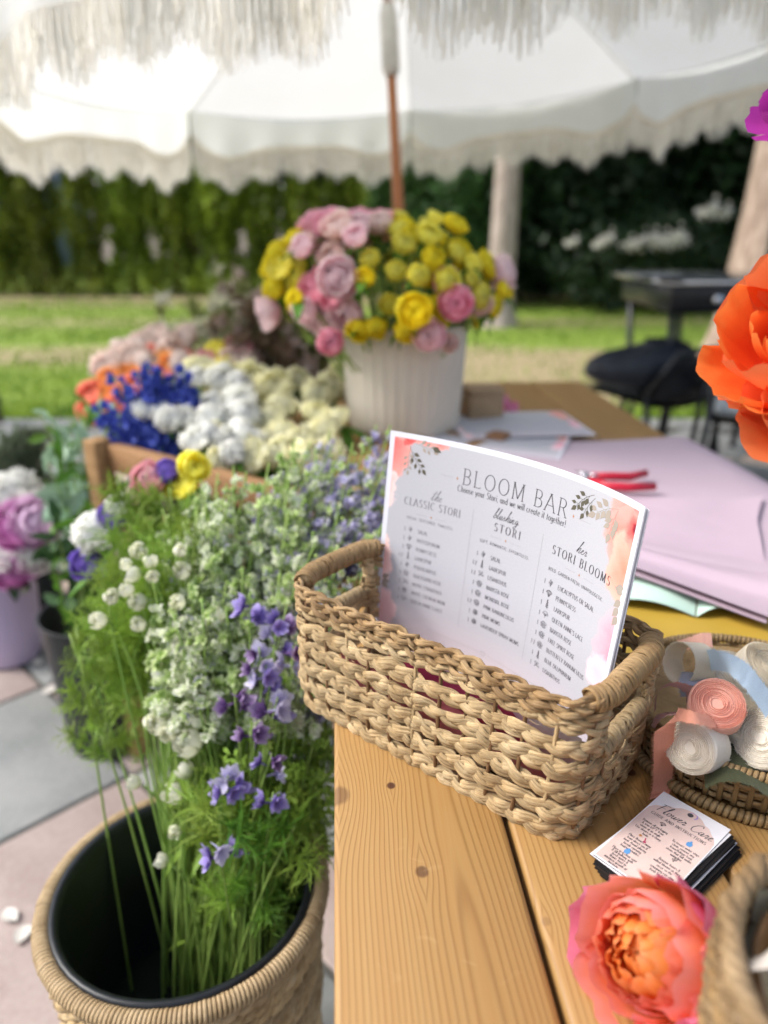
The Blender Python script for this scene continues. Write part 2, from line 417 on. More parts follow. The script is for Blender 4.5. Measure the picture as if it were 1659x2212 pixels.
# ---- foliage
def crown_mesh(name, mat, fn, N, size, seed, droop=0.0):
    mb = M(); rs = random.Random(seed)
    for i in range(N):
        p = fn(rs)
        if p is None: continue
        d = Vector((rs.gauss(0, 1), rs.gauss(0, 1), rs.gauss(0, .7)-droop)).normalized()
        a = d.orthogonal().normalized(); b = d.cross(a); s = size*rs.uniform(.5, 1.4); L = s*rs.uniform(1.0, 1.8)
        q = rs.random()*6.28; e = a*cos(q)+b*sin(q); f = d.cross(e)
        mb.add([p-e*L*.5, p+f*s*.35, p+e*L*.5, p-f*s*.35], [(0, 1, 2, 3)])
    return mb.mesh(name, mat, False)
def arb(rs):
    t = rs.random()**.85; z = .02+t*5.2
    r = .47*(1-t**2.0)*(.9+.25*sin(z*4+1.3))*sqrt(rs.uniform(.35, 1)); a = rs.random()*6.28
    r *= 1+.22*sin(a*5+z*2.1)+.16*sin(a*9-z*5)
    return Vector((r*cos(a), r*sin(a), z))
ARB = plain('arborvitae_leaf', (.27, .34, .03), (.10, .15, .012), .65, 1.6, rv=.35, transl=.3)
arbs = [crown_mesh('foliage', ARB, arb, 12000, .085, 11+i, -.9) for i in range(3)]
TRUNK = plain('reddish_bark', (.16, .10, .07), (.08, .05, .035), .9, 14, .004, 60)
mb = M(); tube(mb, [(0, 0, 0), (0, 0, 1.5), (0, 0, 4.6)], [.07, .055, .02], 7); arb_tr = mb.mesh('trunk', TRUNK)
xs = [-8.9, -8.05, -6.75, -6.1, -5.3, -4.55, -3.75, -2.95, -2.2, -1.45, -.7, .05]
for i, x in enumerate(xs):
    t = thing('arborvitae', (x, 14.4+R0.uniform(-.25, .25), 0), ORD[i]+' columnar arborvitae from the left in the tall hedge behind the lawn', 'tree', 'arborvitae hedge row at the left behind the lawn', rot=R0.random()*6, sc=(R0.uniform(.8, 1.05),)*2+(R0.uniform(.85, 1.15),))
    ob('foliage', arbs[i % 3], t); ob('trunk', arb_tr, t)

def blobcrown(R, H, nb, seed):
    rs = random.Random(seed); bl = []
    for i in range(nb):
        a = rs.random()*6.28; r = R*.62*sqrt(rs.random()); bl.append((Vector((r*cos(a), r*sin(a), rs.uniform(.12, .92)*H)), R*rs.uniform(.28, .5)))
    def fn(rs):
        c, q = bl[int(rs.random()*nb)]
        d = Vector((rs.gauss(0, 1), rs.gauss(0, 1), rs.gauss(0, 1))).normalized()
        p = c+d*q*rs.uniform(.65, 1.05)
        return p if p.z > .03 else None
    return fn
SHRUB = plain('shaded_shrub_leaf', (.018, .05, .011), (.008, .022, .006), .6, 2.5, rv=.25, transl=.2)  # leaf colour darkened to stand in for deep shade
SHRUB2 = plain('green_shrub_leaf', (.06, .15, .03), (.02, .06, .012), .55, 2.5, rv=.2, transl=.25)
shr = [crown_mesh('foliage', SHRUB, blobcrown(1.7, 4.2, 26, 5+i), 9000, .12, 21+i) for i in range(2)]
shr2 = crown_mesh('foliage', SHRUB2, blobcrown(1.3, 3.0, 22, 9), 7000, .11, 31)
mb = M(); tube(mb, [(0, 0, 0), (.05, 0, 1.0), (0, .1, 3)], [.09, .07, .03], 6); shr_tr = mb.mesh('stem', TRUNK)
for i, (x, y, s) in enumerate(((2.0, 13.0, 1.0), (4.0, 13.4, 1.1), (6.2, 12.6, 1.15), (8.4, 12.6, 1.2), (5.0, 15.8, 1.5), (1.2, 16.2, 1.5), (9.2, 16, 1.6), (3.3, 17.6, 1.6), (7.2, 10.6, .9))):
    t = thing('dark_shrub', (x, y, 0), ['dark shrub directly behind the slim pale trunk', 'dark shrub right of the slim pale trunk', 'dark shrub left of the shrub with pale spots', 'dark shrub behind the right end of the grill', 'taller dark shrub in the second row behind the pale spots', 'taller dark shrub in the second row behind the umbrella pole', 'dark shrub at the far right of the second row', 'farthest tall dark shrub between the two pale trunks', 'nearest dark shrub just behind the thick tan trunk'][i], 'shrub', 'dark shrubs behind the right of the lawn', rot=R0.random()*6, sc=s)
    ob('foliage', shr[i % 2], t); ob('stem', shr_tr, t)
for i, (x, y, s) in enumerate(((.5, 12.9, .9), (1.35, 12.1, .8))):
    t = thing('green_shrub', (x, y, 0), ('mid green shrub behind the umbrella pole', 'mid green shrub just left of the pale tree trunk')[i], 'shrub', rot=R0.random()*6, sc=s)
    ob('foliage', shr2, t); ob('stem', shr_tr, t)
# tall background trees
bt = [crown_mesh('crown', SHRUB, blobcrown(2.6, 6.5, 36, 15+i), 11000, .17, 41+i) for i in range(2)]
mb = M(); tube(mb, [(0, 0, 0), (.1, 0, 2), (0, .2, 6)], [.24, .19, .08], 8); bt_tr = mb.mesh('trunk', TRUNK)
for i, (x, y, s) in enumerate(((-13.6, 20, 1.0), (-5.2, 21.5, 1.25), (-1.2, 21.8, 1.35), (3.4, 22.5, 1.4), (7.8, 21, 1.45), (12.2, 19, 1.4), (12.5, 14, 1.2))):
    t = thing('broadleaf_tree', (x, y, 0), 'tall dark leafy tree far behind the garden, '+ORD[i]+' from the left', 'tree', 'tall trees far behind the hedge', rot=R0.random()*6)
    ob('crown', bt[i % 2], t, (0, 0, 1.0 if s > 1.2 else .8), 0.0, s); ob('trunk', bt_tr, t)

# two pale trunks standing on the lawn, their unseen crowns enlarged to shade the shrubs
def bark(name, c1, c2):
    m, nt, b = new_mat(name); g = NG(nt); v = g.mapv(g.co('Object'), (1, 1, .35))
    f = g.noise(v, 14, 5, .65); nt.links.new(g.ramp(f, [(.35, c2), (.62, c1)]), b.inputs['Base Color']); b.inputs['Roughness'].default_value = .9
    nt.links.new(g.bump(f, .8, .02), b.inputs['Normal']); return m
BARK = bark('pale_bark', (.52, .43, .38), (.30, .24, .205))
BARK2 = bark('tan_bark', (.44, .34, .27), (.22, .155, .115))
cr = crown_mesh('crown', SHRUB2, blobcrown(2.3, 3.2, 30, 77), 7000, .15, 51)
def big_tree(x, y, r, lean, H, lb, mat, dz):
    t = thing('pale_trunk_tree', (x, y, 0), lb, 'tree')
    mb = M()
    def fn(u, v):
        a = u*2*pi; z = -.02+v*H; rr = r*(1+.55*math.exp(-z*5)+.04*sin(a*3+z*2)+.03*sin(a*7-z*3))*(1-.28*v)
        return (rr*cos(a)+lean*z, rr*sin(a), z)
    mb.grid(18, 22, fn, cu=True); tr = ob('trunk', mb.mesh('trunk', mat), t)
    mb = M()
    for k in range(5):
        a = k*1.3+.4; p0 = Vector((lean*(H-.5), 0, H-.6-.15*k)); tube(mb, bez(p0, p0+Vector((cos(a)*.7, sin(a)*.7, .4)), p0+Vector((cos(a)*1.6, sin(a)*1.6, 1.6)), 6), [r*.5*(1-i*.13) for i in range(7)], 7)
    ob('limbs', mb.mesh('limbs', mat), t); ob('crown', cr, t, (lean*H, 0, H-dz-.3), 0.0, 1.6)
pA = P(1075, 705, 0)
big_tree(pA.x, pA.y, .165, .012, 4.6, 'slim pale tree trunk standing on the lawn right of the umbrella pole', BARK, .4)
big_tree(3.02, 6.3, .31, .06, 4.6, 'thick tan tree trunk at the right edge behind the black grill', BARK2, .3)

# house behind the hedge
hs_ = thing('house', (-12.4, 21, 0), 'blue grey clad house glimpsed behind the left end of the hedge', 'house')
mb = M(); box(mb, -5, 2.6, 0, 6, 0, 3.1); ob('wall', mb.mesh('wall', plain('blue_grey_cladding', (.26, .33, .45), (.2, .26, .38), .7, 3)), hs_)
mb = M()
for i in range(9): box(mb, -5, 2.6, -.025, 0, .05+i*.33, .33+i*.33)
ob('cladding_board', mb.mesh('cladding_board', plain('blue_grey_board', (.27, .34, .46), (.22, .28, .4), .7, 3)), hs_, kind='stuff')
mb = M(); mb.add([(-5.4, -.5, 3.1), (3.0, -.5, 3.1), (3.0, 3, 5), (-5.4, 3, 5), (-5.4, 6.5, 3.1), (3.0, 6.5, 3.1), (-5.4, -.5, 2.98), (3, -.5, 2.98), (3, 6.5, 2.98), (-5.4, 6.5, 2.98)], [(0, 1, 2, 3), (3, 2, 5, 4), (6, 9, 8, 7), (0, 6, 7, 1), (4, 5, 8, 9), (0, 3, 4, 9, 6), (1, 7, 8, 5, 2)])
ob('roof', mb.mesh('roof', plain('dark_roof', (.07, .07, .08), None, .8, 8), False), hs_)
mb = M(); box(mb, .2, 1.7, -.06, 0, 1.0, 2.3); wn = ob('window', mb.mesh('window', plain('white_frame', (.7, .7, .7), None, .5)), hs_)
mb = M(); box(mb, .28, 1.62, -.075, -.06, 1.08, 2.22); ob('pane', mb.mesh('pane', plain('window_glass', (.03, .04, .05), None, .08)), wn)

# added shrub, its pale tufts stand in for bright bokeh spots
FLW = plain('pale_spot_white', (.8, .78, .72), (.6, .58, .52), .6, 20, rv=.1)
t = thing('bokeh_spot_shrub', (3.9, 11.2, 0), 'low shrub added with pale spots imitating bright bokeh behind the grill', 'shrub')
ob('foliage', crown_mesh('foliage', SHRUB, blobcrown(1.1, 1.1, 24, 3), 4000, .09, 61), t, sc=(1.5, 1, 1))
hd = crown_mesh('pale_spot', FLW, lambda rs: Vector((rs.gauss(0, .04), rs.gauss(0, .04), rs.gauss(0, .03))), 40, .05, 5)
for (x, y) in ((1232, 524), (1292, 528), (1308, 517), (1352, 530), (1400, 520), (1422, 526), (1440, 528), (1452, 516), (1375, 528), (1526, 457), (1560, 462), (1470, 522)):
    p = Q(x, y, 10.4); ob('pale_spot', hd, t, (p.x-3.9, p.y-11.2, p.z), 0.0, R0.uniform(1, 1.7))

# ---- grill cart and chairs on the far side of the table
BLK = plain('black_powder_coat', (.018, .02, .024), (.01, .011, .013), .35, 30, rv=.05)
STEEL = plain('brushed_steel', (.5, .52, .55), (.38, .4, .43), .22, 4, metal=1.0, stretch=(1, 20, 1), rv=.03)
GLOSS = plain('glossy_black_top', (.05, .055, .065), (.03, .035, .04), .12, 3, rv=0, spec=.8)
t = thing('grill_cart', (1.76, 3.78, 0), 'black grill on a cart with its lid up and steel rim, right of the table', 'grill')
mb = M(); box(mb, -.50, .75, -.36, .36, .80, .93, .02); ob('body', mb.mesh('body', BLK), t)
mb = M(); box(mb, -.49, .15, -.34, .34, .931, .945, .005); ob('side_shelf', mb.mesh('side_shelf', GLOSS), t)
mb = M(); box(mb, .17, .74, -.34, .34, .931, .955, .008); ob('griddle_plate', mb.mesh('griddle_plate', GLOSS), t)
mb = M()
tube(mb, [(-.52, -.38, .93), (.77, -.38, .93), (.77, .38, .93), (-.52, .38, .93)], .012, 8, closed=True); ob('rail', mb.mesh('rail', STEEL), t)
mb = M(); box(mb, .28, .78, .40, .47, .95, 1.30, .02); ob('lid', mb.mesh('lid', BLK), t)
for sx in (-.46, -.2, .2, .66):
    for sy in (-.3, .3):
        mb = M(); tube(mb, [(sx, sy, .8), (sx+.03, sy, .4), (sx, sy, 0)], .016, 7); ob('leg', mb.mesh('leg', BLK), t)
for k in range(4):
    mb = M(); tube(mb, [(-.3+k*.25, -.365, .86), (-.3+k*.25, -.4, .86)], .024, 12); ob('knob', mb.mesh('knob', STEEL), t)
for (x, y, lb) in ((1385, 600, 'left foil tray added as a glint on the grill shelf'), (1470, 615, 'right foil tray added as a glint on the grill shelf'), (1545, 560, 'small foil tray added as a glint at the back of the grill plate')):  # trays added and enlarged to give the grill its bright glints
    p = P(x, y, .95); mb = M(); lathe(mb, [(0, .0), (.06, .0), (.085, .03), (.092, .03), (.088, .026)], 16); ob('glint_tray', mb.mesh('glint_tray', plain('foil', (.85, .86, .88), None, .25, metal=.9, rv=0)), None, (p.x, min(3.98, max(3.42, p.y)), .948), 0.0, (1.5, 1.1, .7), label=lb, cat='tray')
mb = M(); mb.grid(8, 5, lambda u, v: ((u-.5)*.26, (v-.5)*.18, .004+.012*abs(sin(u*9))*v)); ob('blue_piece', mb.mesh('blue_piece', plain('blue_matte', (.18, .35, .75), (.12, .25, .6), .8)), None, (1.93, 3.75, .957), .2, label='rippled bright blue cloth lying on the grill plate', cat='piece')  # thin rippled blue piece on the plate

def chair(loc, rz, lb, seat_mat, cushion):
    t = thing('patio_chair', loc, lb, 'chair', 'patio chairs right of the table', rot=rz)
    for sx in (-.24, .24):
        mb = M(); tube(mb, [(sx, -.24, .62 if cushion else .44), (sx, -.26, .3), (sx, -.27, 0)], .014, 7); ob('leg', mb.mesh('leg', BLK), t)
        mb = M(); tube(mb, [(sx, .22, .45), (sx, .27, .2), (sx, .31, 0)], .014, 7); ob('leg', mb.mesh('leg', BLK), t)
        if cushion: mb = M(); tube(mb, [(sx, -.26, .62), (sx, -.05, .65), (sx, .25, .63)], .016, 7); ob('armrest', mb.mesh('armrest', BLK), t)
    mb = M(); mb.grid(8, 8, lambda u, v: ((u-.5)*.46, -.24+.48*v, .44-.03*sin(pi*u)-.02*v)); mb.grid(8, 8, lambda u, v: ((u-.5)*.46, -.24+.48*v, .42-.03*sin(pi*u)-.02*v)); ob('seat', mb.mesh('seat', BLK), t)
    mb = M(); mb.grid(8, 8, lambda u, v: ((u-.5)*.46, .23+.14*v+.03*sin(pi*u), .42+(.22 if not cushion else .30)*v)); ob('backrest', mb.mesh('backrest', BLK), t)
    mb = M(); tube(mb, [(-.24, .22, .45), (-.24, .37, .66 if not cushion else .74), (.24, .37, .66 if not cushion else .74), (.24, .22, .45)], .014, 7); ob('back_frame', mb.mesh('back_frame', BLK), t)
    if cushion:
        mb = M(); box(mb, -.22, .22, -.23, .2, .435, .50, .028); ob('cushion', mb.mesh('cushion', seat_mat), t)
chair((1.62, 3.10, 0), -1.9, 'black patio chair with a pale grey seat cushion, right of the table', plain('pale_grey_canvas', (.42, .45, .47), (.36, .39, .41), .85, 30, .001, 300, rv=0), True)
chair((1.27, 3.65, 0), -2.6, 'plain black patio chair without a cushion, beyond the far end of the table', None, False)
# black bag slumped on the plain chair
mb = M(); mb.grid(20, 12, lambda u, v: (.30*sin(pi*v)**.6*cos(2*pi*u)*(1+.08*sin(u*25)), .15*sin(pi*v)**.6*sin(2*pi*u)*(1+.1*sin(u*19)), .12-.13*cos(pi*v)*(.8+.25*cos(2*pi*u))), cu=True)
ob('duffel_bag', mb.mesh('duffel_bag', plain('black_nylon', (.022, .026, .036), (.012, .014, .02), .5, 20, .004, 30, rv=0)), None, (1.2, 3.5, .43), .25, label='slumped black bag lying on the plain black patio chair', cat='bag')
# post at left
mb = M(); tube(mb, [(0, 0, 0), (0, 0, .95)], .022, 8); ob('slim_post', mb.mesh('slim_post', plain('dark_bronze', (.05, .035, .03), None, .5)), None, Q(-6, 900, 4.6)*Vector((1, 1, 0)) if False else (-2.42, 4.62, 0), label='dark slim post at the left edge where patio meets lawn', cat='post')

# ================================================================== TABLE
def wood_mat(knots):
    m, nt, b = new_mat('oiled_fir'); g = NG(nt); co = g.co('Object')
    sp = g.n('SeparateXYZ'); nt.links.new(co, sp.inputs[0]); X, Y, Z = sp.outputs
    rn = g.rnd()
    Yo = g.math('ADD', Y, g.math('MULTIPLY', rn, 3.7))
    cb = g.n('CombineXYZ'); nt.links.new(X, cb.inputs[0]); nt.links.new(Yo, cb.inputs[1]); nt.links.new(Z, cb.inputs[2])
    v = cb.outputs[0]
    warp = g.noise(g.mapv(v, (3, .8, 1)), 1.0, 2, .5)
    # growth rings round a pith line under each board, slightly skewed so flats open into cathedral arches
    xc = g.math('ADD', X, g.math('MULTIPLY_ADD', warp, .07, -.035))
    K = None; dark = None
    for (kx, ky, kr, st) in knots:
        dx = g.math('SUBTRACT', X, kx); dy = g.math('SUBTRACT', Y, ky)
        d2 = g.math('ADD', g.math('MULTIPLY', dx, dx), g.math('MULTIPLY', g.math('MULTIPLY', dy, dy), .35))
        e = g.math('EXPONENT', g.math('DIVIDE', d2, -(kr*2.3)**2))
        pu = g.math('MULTIPLY', g.math('MULTIPLY', e, g.math('SIGN', dx)), kr*1.1)
        K = pu if K is None else g.math('ADD', K, pu)
        dd = g.math('SQRT', g.math('ADD', g.math('MULTIPLY', dx, dx), g.math('MULTIPLY', g.math('MULTIPLY', dy, dy), .8)))
        q = g.math('SUBTRACT', 1.0, g.math('DIVIDE', dd, kr*.9), clamp=True)
        q = g.math('MULTIPLY', g.math('MULTIPLY', q, 3.0, clamp=True), st)
        dark = q if dark is None else g.math('MAXIMUM', dark, q)
    xw = g.math('SUBTRACT', xc, K)
    r1 = g.math('SUBTRACT', g.math('MODULO', g.math('ADD', xw, 3.0), .142), g.math('MULTIPLY_ADD', rn, .06, .05))
    sl = g.math('MULTIPLY_ADD', g.noise(g.mapv(v, (.4, 1.6, 1)), 1.0, 2), .045, .0)
    rad = g.math('SQRT', g.math('ADD', g.math('MULTIPLY', r1, r1), g.math('MULTIPLY', sl, sl)))
    ph = g.math('MULTIPLY', g.math('ADD', rad, g.math('MULTIPLY_ADD', g.noise(g.mapv(v, (22, 2.2, 1)), 1.0, 3), .007, 0)), 2*pi/.0040)
    ring = g.math('MULTIPLY_ADD', g.math('SINE', ph), .5, .5)
    ring = g.math('POWER', ring, 3.5)
    fib = g.noise(g.mapv(v, (420, 9, 60)), 1.0, 3, .6)
    big = g.noise(g.mapv(v, (6, .7, 2)), 1.0, 3, .5)
    base = g.ramp(big, [(.32, (.31, .17, .052)), (.68, (.40, .235, .082))])
    col = g.mix(g.math('MULTIPLY', ring, .38), base, (.15, .065, .016))
    col = g.mix(g.math('MULTIPLY', g.math('SUBTRACT', fib, .42, clamp=True), 1.0), col, (.33, .15, .04))
    col = g.mix(dark, col, (.075, .026, .010))
    sc = g.noise(g.mapv(v, (30, 60, 1)), 1.0, 2, .4, 1.5)
    col = g.mix(g.math('MULTIPLY', g.math('SUBTRACT', sc, .68, clamp=True), .9, clamp=True), col, (.72, .50, .24))
    nt.links.new(col, b.inputs['Base Color'])
    nt.links.new(g.math('MULTIPLY_ADD', ring, -.1, .5), b.inputs['Roughness'])
    b.inputs['Specular IOR Level'].default_value = .45; b.inputs['Coat Weight'].default_value = .12; b.inputs['Coat Roughness'].default_value = .35
    h = g.math('ADD', g.math('MULTIPLY', ring, .6), g.math('MULTIPLY', fib, .5))
    h = g.math('SUBTRACT', h, g.math('MULTIPLY', dark, 1.0))
    nt.links.new(g.bump(h, .35, .0006), b.inputs['Normal'])
    return m
TROT = math.atan(.0617)
TMX = Matrix.Translation((-.010, 0, 0)) @ Matrix.Rotation(TROT, 4, 'Z')
def tl(x, y): p = TMX.inverted() @ P(x, y, TOP); return (p.x, p.y)
kn = [(*tl(845, 1697), .0045, 1.0), (*tl(912, 1883), .006, .75), (*tl(728, 1718), .011, .55), (*tl(1362, 1668), .0055, 1.0), (*tl(1180, 1990), .004, .3)]
kn[2] = (.003, kn[2][1], .012, .55)
WOOD = wood_mat(kn)
table = ob('wooden_table', None, None, (-.010, 0, 0), TROT, label='long oiled plank table of honey coloured boards carrying the flower bar', cat='table')
x = 0
for i, wd in enumerate((.1285, .139, .139, .139, .150)):
    mb = M(); box(mb, x, x+wd, -.06+R0.uniform(0, .004), 2.14+R0.uniform(-.003, .003), TOP-.036, TOP, .0042)
    ob('board', mb.mesh('board', WOOD), table); x += wd+.0042
TW = x
for y in (.15, 1.05, 1.95):
    mb = M(); box(mb, .03, TW-.03, y-.045, y+.045, TOP-.075, TOP-.037, .002); ob('batten', mb.mesh('batten', WOOD), table)
for (xx, yy) in ((.09, .2), (TW-.09, .2), (.09, 1.9), (TW-.09, 1.9)):
    mb = M(); box(mb, xx-.044, xx+.044, yy-.044, yy+.044, 0, TOP-.076, .003); ob('leg', mb.mesh('leg', WOOD), table)

# ================================================================== UMBRELLA
def cloth_mat():
    m, nt, b = new_mat('cream_canvas'); g = NG(nt); v = g.co('Object')
    f = g.noise(v, 220, 2, .5); a = g.noise(v, 2.5, 3)
    col = g.ramp(a, [(.35, (.88, .885, .85)), (.65, (.92, .925, .90))])
    nt.links.new(col, b.inputs['Base Color']); b.inputs['Roughness'].default_value = .85
    nt.links.new(g.bump(f, .4, .001), b.inputs['Normal'])
    t = g.n('BsdfTranslucent'); nt.links.new(col, t.inputs[0]); mx = g.n('MixShader'); mx.inputs[0].default_value = .46
    nt.links.new(b.outputs[0], mx.inputs[1]); nt.links.new(t.outputs[0], mx.inputs[2]); nt.links.new(mx.outputs[0], nt.nodes['Material Output'].inputs[0])
    return m
CLOTH = cloth_mat()
HEM = plain('cream_braid', (.84, .80, .70), (.74, .69, .58), .85, 60, rv=.04, transl=.35)
FRINGE = plain('cotton_fringe', (.94, .93, .89), (.88, .85, .78), .85, 45, rv=.03, transl=.5, stretch=(1, 1, .25))
UR = 1.27; UC = Vector((.05, 2.5, 0)); AZ0 = math.atan2(3.77-2.5, .118-.05)
def rimz(x, y): return EYE+.49+.055*x-.020*(y-2.5)+.015
umb = thing('fringed_umbrella', (UC.x, UC.y, 0), 'large cream garden umbrella with scalloped fringed valance and wooden pole', 'umbrella')
def uv_pt(k, r, s=0.0):
    a = AZ0+k*pi/4; b_ = a+pi/4
    p = Vector((cos(a), sin(a), 0))*(1-s)+Vector((cos(b_), sin(b_), 0))*s
    q = UC+p*UR*r; z = rimz(q.x, q.y)+.46*(1-r**1.12)-.035*sin(pi*s)*r*r
    return Vector((q.x-UC.x, q.y-UC.y, z))
rs = random.Random(5)
for k in range(8):
    mb = M(); mb.grid(14, 12, lambda u, v: uv_pt(k, .02+.98*v, u)); ob('canopy_panel', mb.mesh('canopy_panel', CLOTH), umb)
    # valance: hangs from the rim, cut in two lobes with an arch between, slit at the ribs
    def val(s, d):
        s2 = .003+.994*s
        p = uv_pt(k, 1.0, s2); a = AZ0+(k+s2)*pi/4; o = Vector((cos(a), sin(a), 0))
        return p+Vector((0, 0, -d))+o*(.015*sin(pi*s)+.05*d*sin(3*pi*s+k)+.012*sin(s*31+k)*d/.2)
    def depth(s):
        e = min(s, 1-s)
        lobe = math.exp(-((e-.15)/.13)**2)
        return .115+.055*lobe-.03*math.exp(-(e/.025)**2)
    mb = M(); mb.grid(48, 5, lambda u, v: val(u, depth(u)*v)); va = ob('valance', mb.mesh('valance', CLOTH), umb)
    mb = M(); mb.grid(60, 1, lambda u, v: val(u, depth(u)-.016+.022*v)+Vector((cos(AZ0+(k+u)*pi/4), sin(AZ0+(k+u)*pi/4), 0))*-.003); ob('braid_trim', mb.mesh('braid_trim', HEM), va)
    mb = M(); N = 1500
    for i in range(N):
        s = (i+rs.random())/N; p = val(s, depth(s)); L = .115*rs.uniform(.72, 1.12)*(.9+.15*sin(s*40+k))
        cl = (round(s*70)/70-s)*.9*(0.5+.5*rs.random())   # threads gather into tassels
        a = AZ0+(k+s)*pi/4; tg = Vector((-sin(a), cos(a), 0)); oo = Vector((cos(a), sin(a), 0))
        q = rs.random()*3.14; wv = (tg*cos(q)+oo*sin(q))*rs.uniform(.0008, .0018)
        p1 = p+Vector((0, 0, -L*.45))+tg*cl*.5*.5+oo*rs.gauss(0, .003); p2 = p+Vector((0, 0, -L))+tg*(cl*.5+rs.gauss(0, .005))+oo*rs.gauss(0, .008)
        mb.add([p-wv, p+wv, p1+wv, p1-wv, p2+wv*.6, p2-wv*.6], [(0, 1, 2, 3), (3, 2, 4, 5)])
    ob('fringe', mb.mesh('fringe', FRINGE, False), va, kind='stuff')
    # seam welt and rib
    mb = M(); tube(mb, [uv_pt(k, r/10, 0)+Vector((0, 0, -.006)) for r in range(1, 11)], .002, 6, flat=.3); ob('seam', mb.mesh('seam', CLOTH), umb)
    mb = M(); tube(mb, [uv_pt(k, r/10, 0)+Vector((0, 0, -.020)) for r in range(1, 10)]+[uv_pt(k, 1.0, 0)+Vector((0, 0, -.014))], .0022, 6); ob('rib', mb.mesh('rib', plain('white_rib', (.88, .87, .82), None, .5, transl=.5) if k == 0 else bpy.data.materials['white_rib']), umb)
    mb = M(); pc = uv_pt(k, .45, 0)+Vector((0, 0, -.02)); tube(mb, [pc, Vector((.0, 0, EYE+.62))], .0022, 6); ob('stretcher', mb.mesh('stretcher', bpy.data.materials['white_rib']), umb)
POLE = plain('varnished_pole', (.46, .17, .045), (.30, .10, .028), .3, 6, stretch=(1, 1, .1), rv=0)
pb = Q(866, 560, 2.42)-Vector((UC.x, UC.y, 0)); pt = Q(845, 150, 2.5)-Vector((UC.x, UC.y, 0))
dd = (pt-pb).normalized(); foot = pb-dd*(pb.z/dd.z)
mb = M(); tube(mb, [foot, pb, pt], [.021, .019, .0125], 14); ob('pole', mb.mesh('pole', POLE), umb)
mb = M(); tube(mb, [pt-dd*.02, pt, pt+dd*.14, pt+dd*.17], [.016, .026, .026, .018], 14); ob('tilt_joint', mb.mesh('tilt_joint', bpy.data.materials['white_rib']), umb)
mb = M(); tube(mb, [pt+dd*.17, (0, 0, uv_pt(0, .02).z+.04)], .013, 12); ob('upper_pole', mb.mesh('upper_pole', POLE), umb)
mb = M(); lathe(mb, [(0, .0), (.24, .0), (.25, .02), (.24, .06), (.06, .075), (.045, .1), (.045, .28), (.03, .285), (.0, .285)], 28); ob('base', mb.mesh('base', plain('stone_base', (.35, .34, .32), None, .8, 30)), umb, (foot.x, foot.y, 0))

# ================================================================== WOVEN BASKET WITH THE MENUS
BC = Vector((.0668, .5600, TOP)); BANG = radians(-40.5); BH = .115
bask = ob('woven_basket', None, None, BC, BANG, label='rectangular hand woven straw basket with wrapped handles holding the printed menus', cat='basket')
def loop(a, b, rc, n):
    segs = []; L = [2*(a-rc), pi/2*rc, 2*(b-rc), pi/2*rc]*2; tot = sum(L); out = []
    # start at the middle of the front (-y) side, go towards +x
    for i in range(n):
        d = (i/n*tot + (a-rc)) % tot; k = 0
        while d > L[k]: d -= L[k]; k += 1
        q = k//2
        if k % 2 == 0:
            if q == 0: p = (-(a-rc)+d, -b); nn = (0, -1)
            elif q == 1: p = (a, -(b-rc)+d); nn = (1, 0)
            elif q == 2: p = ((a-rc)-d, b); nn = (0, 1)
            else: p = (-a, (b-rc)-d); nn = (-1, 0)
        else:
            cx, cy_, a0 = [(a-rc, -(b-rc), -pi/2), (a-rc, b-rc, 0), (-(a-rc), b-rc, pi/2), (-(a-rc), -(b-rc), pi)][q]
            t = a0+d/rc; p = (cx+rc*cos(t), cy_+rc*sin(t)); nn = (cos(t), sin(t))
        if p[1] > 0: p = (p[0], p[1]+.027*(p[1]/b)*max(0, 1-(p[0]/a)**2))    # the stack pushes the soft back wall out
        out.append((Vector((p[0], p[1], 0)), Vector((nn[0], nn[1], 0))))
    return out, tot
def prof(z):
    t = max(0, min(1, z/BH)); ins = .007*max(0, 1-z/.020)**2
    return .1430+.0055*t-ins, .0690-.006*t-ins, .024-.001*t
rs = random.Random(12)
def braid(z0, A, w, th, period, name, mat, nst=3, keep=None, jit=1.0, B=.0028, sub=11, canes=1, split=0, rise=None, fl=1.0):
    a, b, rc = prof(z0); n = int(.86/period*sub)
    lp, tot = loop(a, b, rc, n); nper = round(tot/period)
    row = None
    for k in range(nst):
        for c in range(canes):
            mb = M(); run = []; ups = []; rad = []; sd = rs.random()*50
            def flush():
                if len(run) > 6: tube(mb, run, rad, 8 if canes == 1 else 6, ups=ups, flat=fl*th/w)
            for i in range(n+1):
                p, nn = lp[i % n]; u = i/n
                if keep and not keep(p, a, b):
                    flush(); run, ups, rad = [], [], []; continue
                ph = 2*pi*(u*nper)+2*pi*k/nst
                nz = noise.noise(Vector((p.x*60, p.y*60, z0*90+k+c*.37)))*jit
                nz2 = noise.noise(Vector((p.x*25+9, p.y*25, z0*90+k)))*jit
                oz = A*sin(ph)*(1+.18*nz2)+.0011*nz+.0016*nz2; on = B*sin(2*ph)+.0009*nz
                if split: oz += (c-(canes-1)/2)*split*(1+.5*nz2); on += .0007*(c % 2)+.0006*nz2
                elif canes > 1:
                    oz += (c-(canes-1)/2)*w*1.15*cos(ph*.5+c); on += (c-(canes-1)/2)*w*.7*sin(ph*.5+c)
                zz = z0+oz+(rise(p, a, b) if rise else 0)
                run.append(p+nn*on+Vector((0, 0, zz))); ups.append(nn); rad.append(w*(1+.30*nz+.12*cos(ph*2)))
            flush()
            me = mb.mesh('strand', mat)
            if row is None: row = ob(name, bpy.data.meshes.new(name), bask) if False else ob(name, me, bask)
            else: ob('strand', me, row)
    return row
def not_end(fr):
    return lambda p, a, b: not (abs(p.x) > a*.93 and abs(p.y) < b*fr)
rows = [.0070, .0270, .0455, .0640]
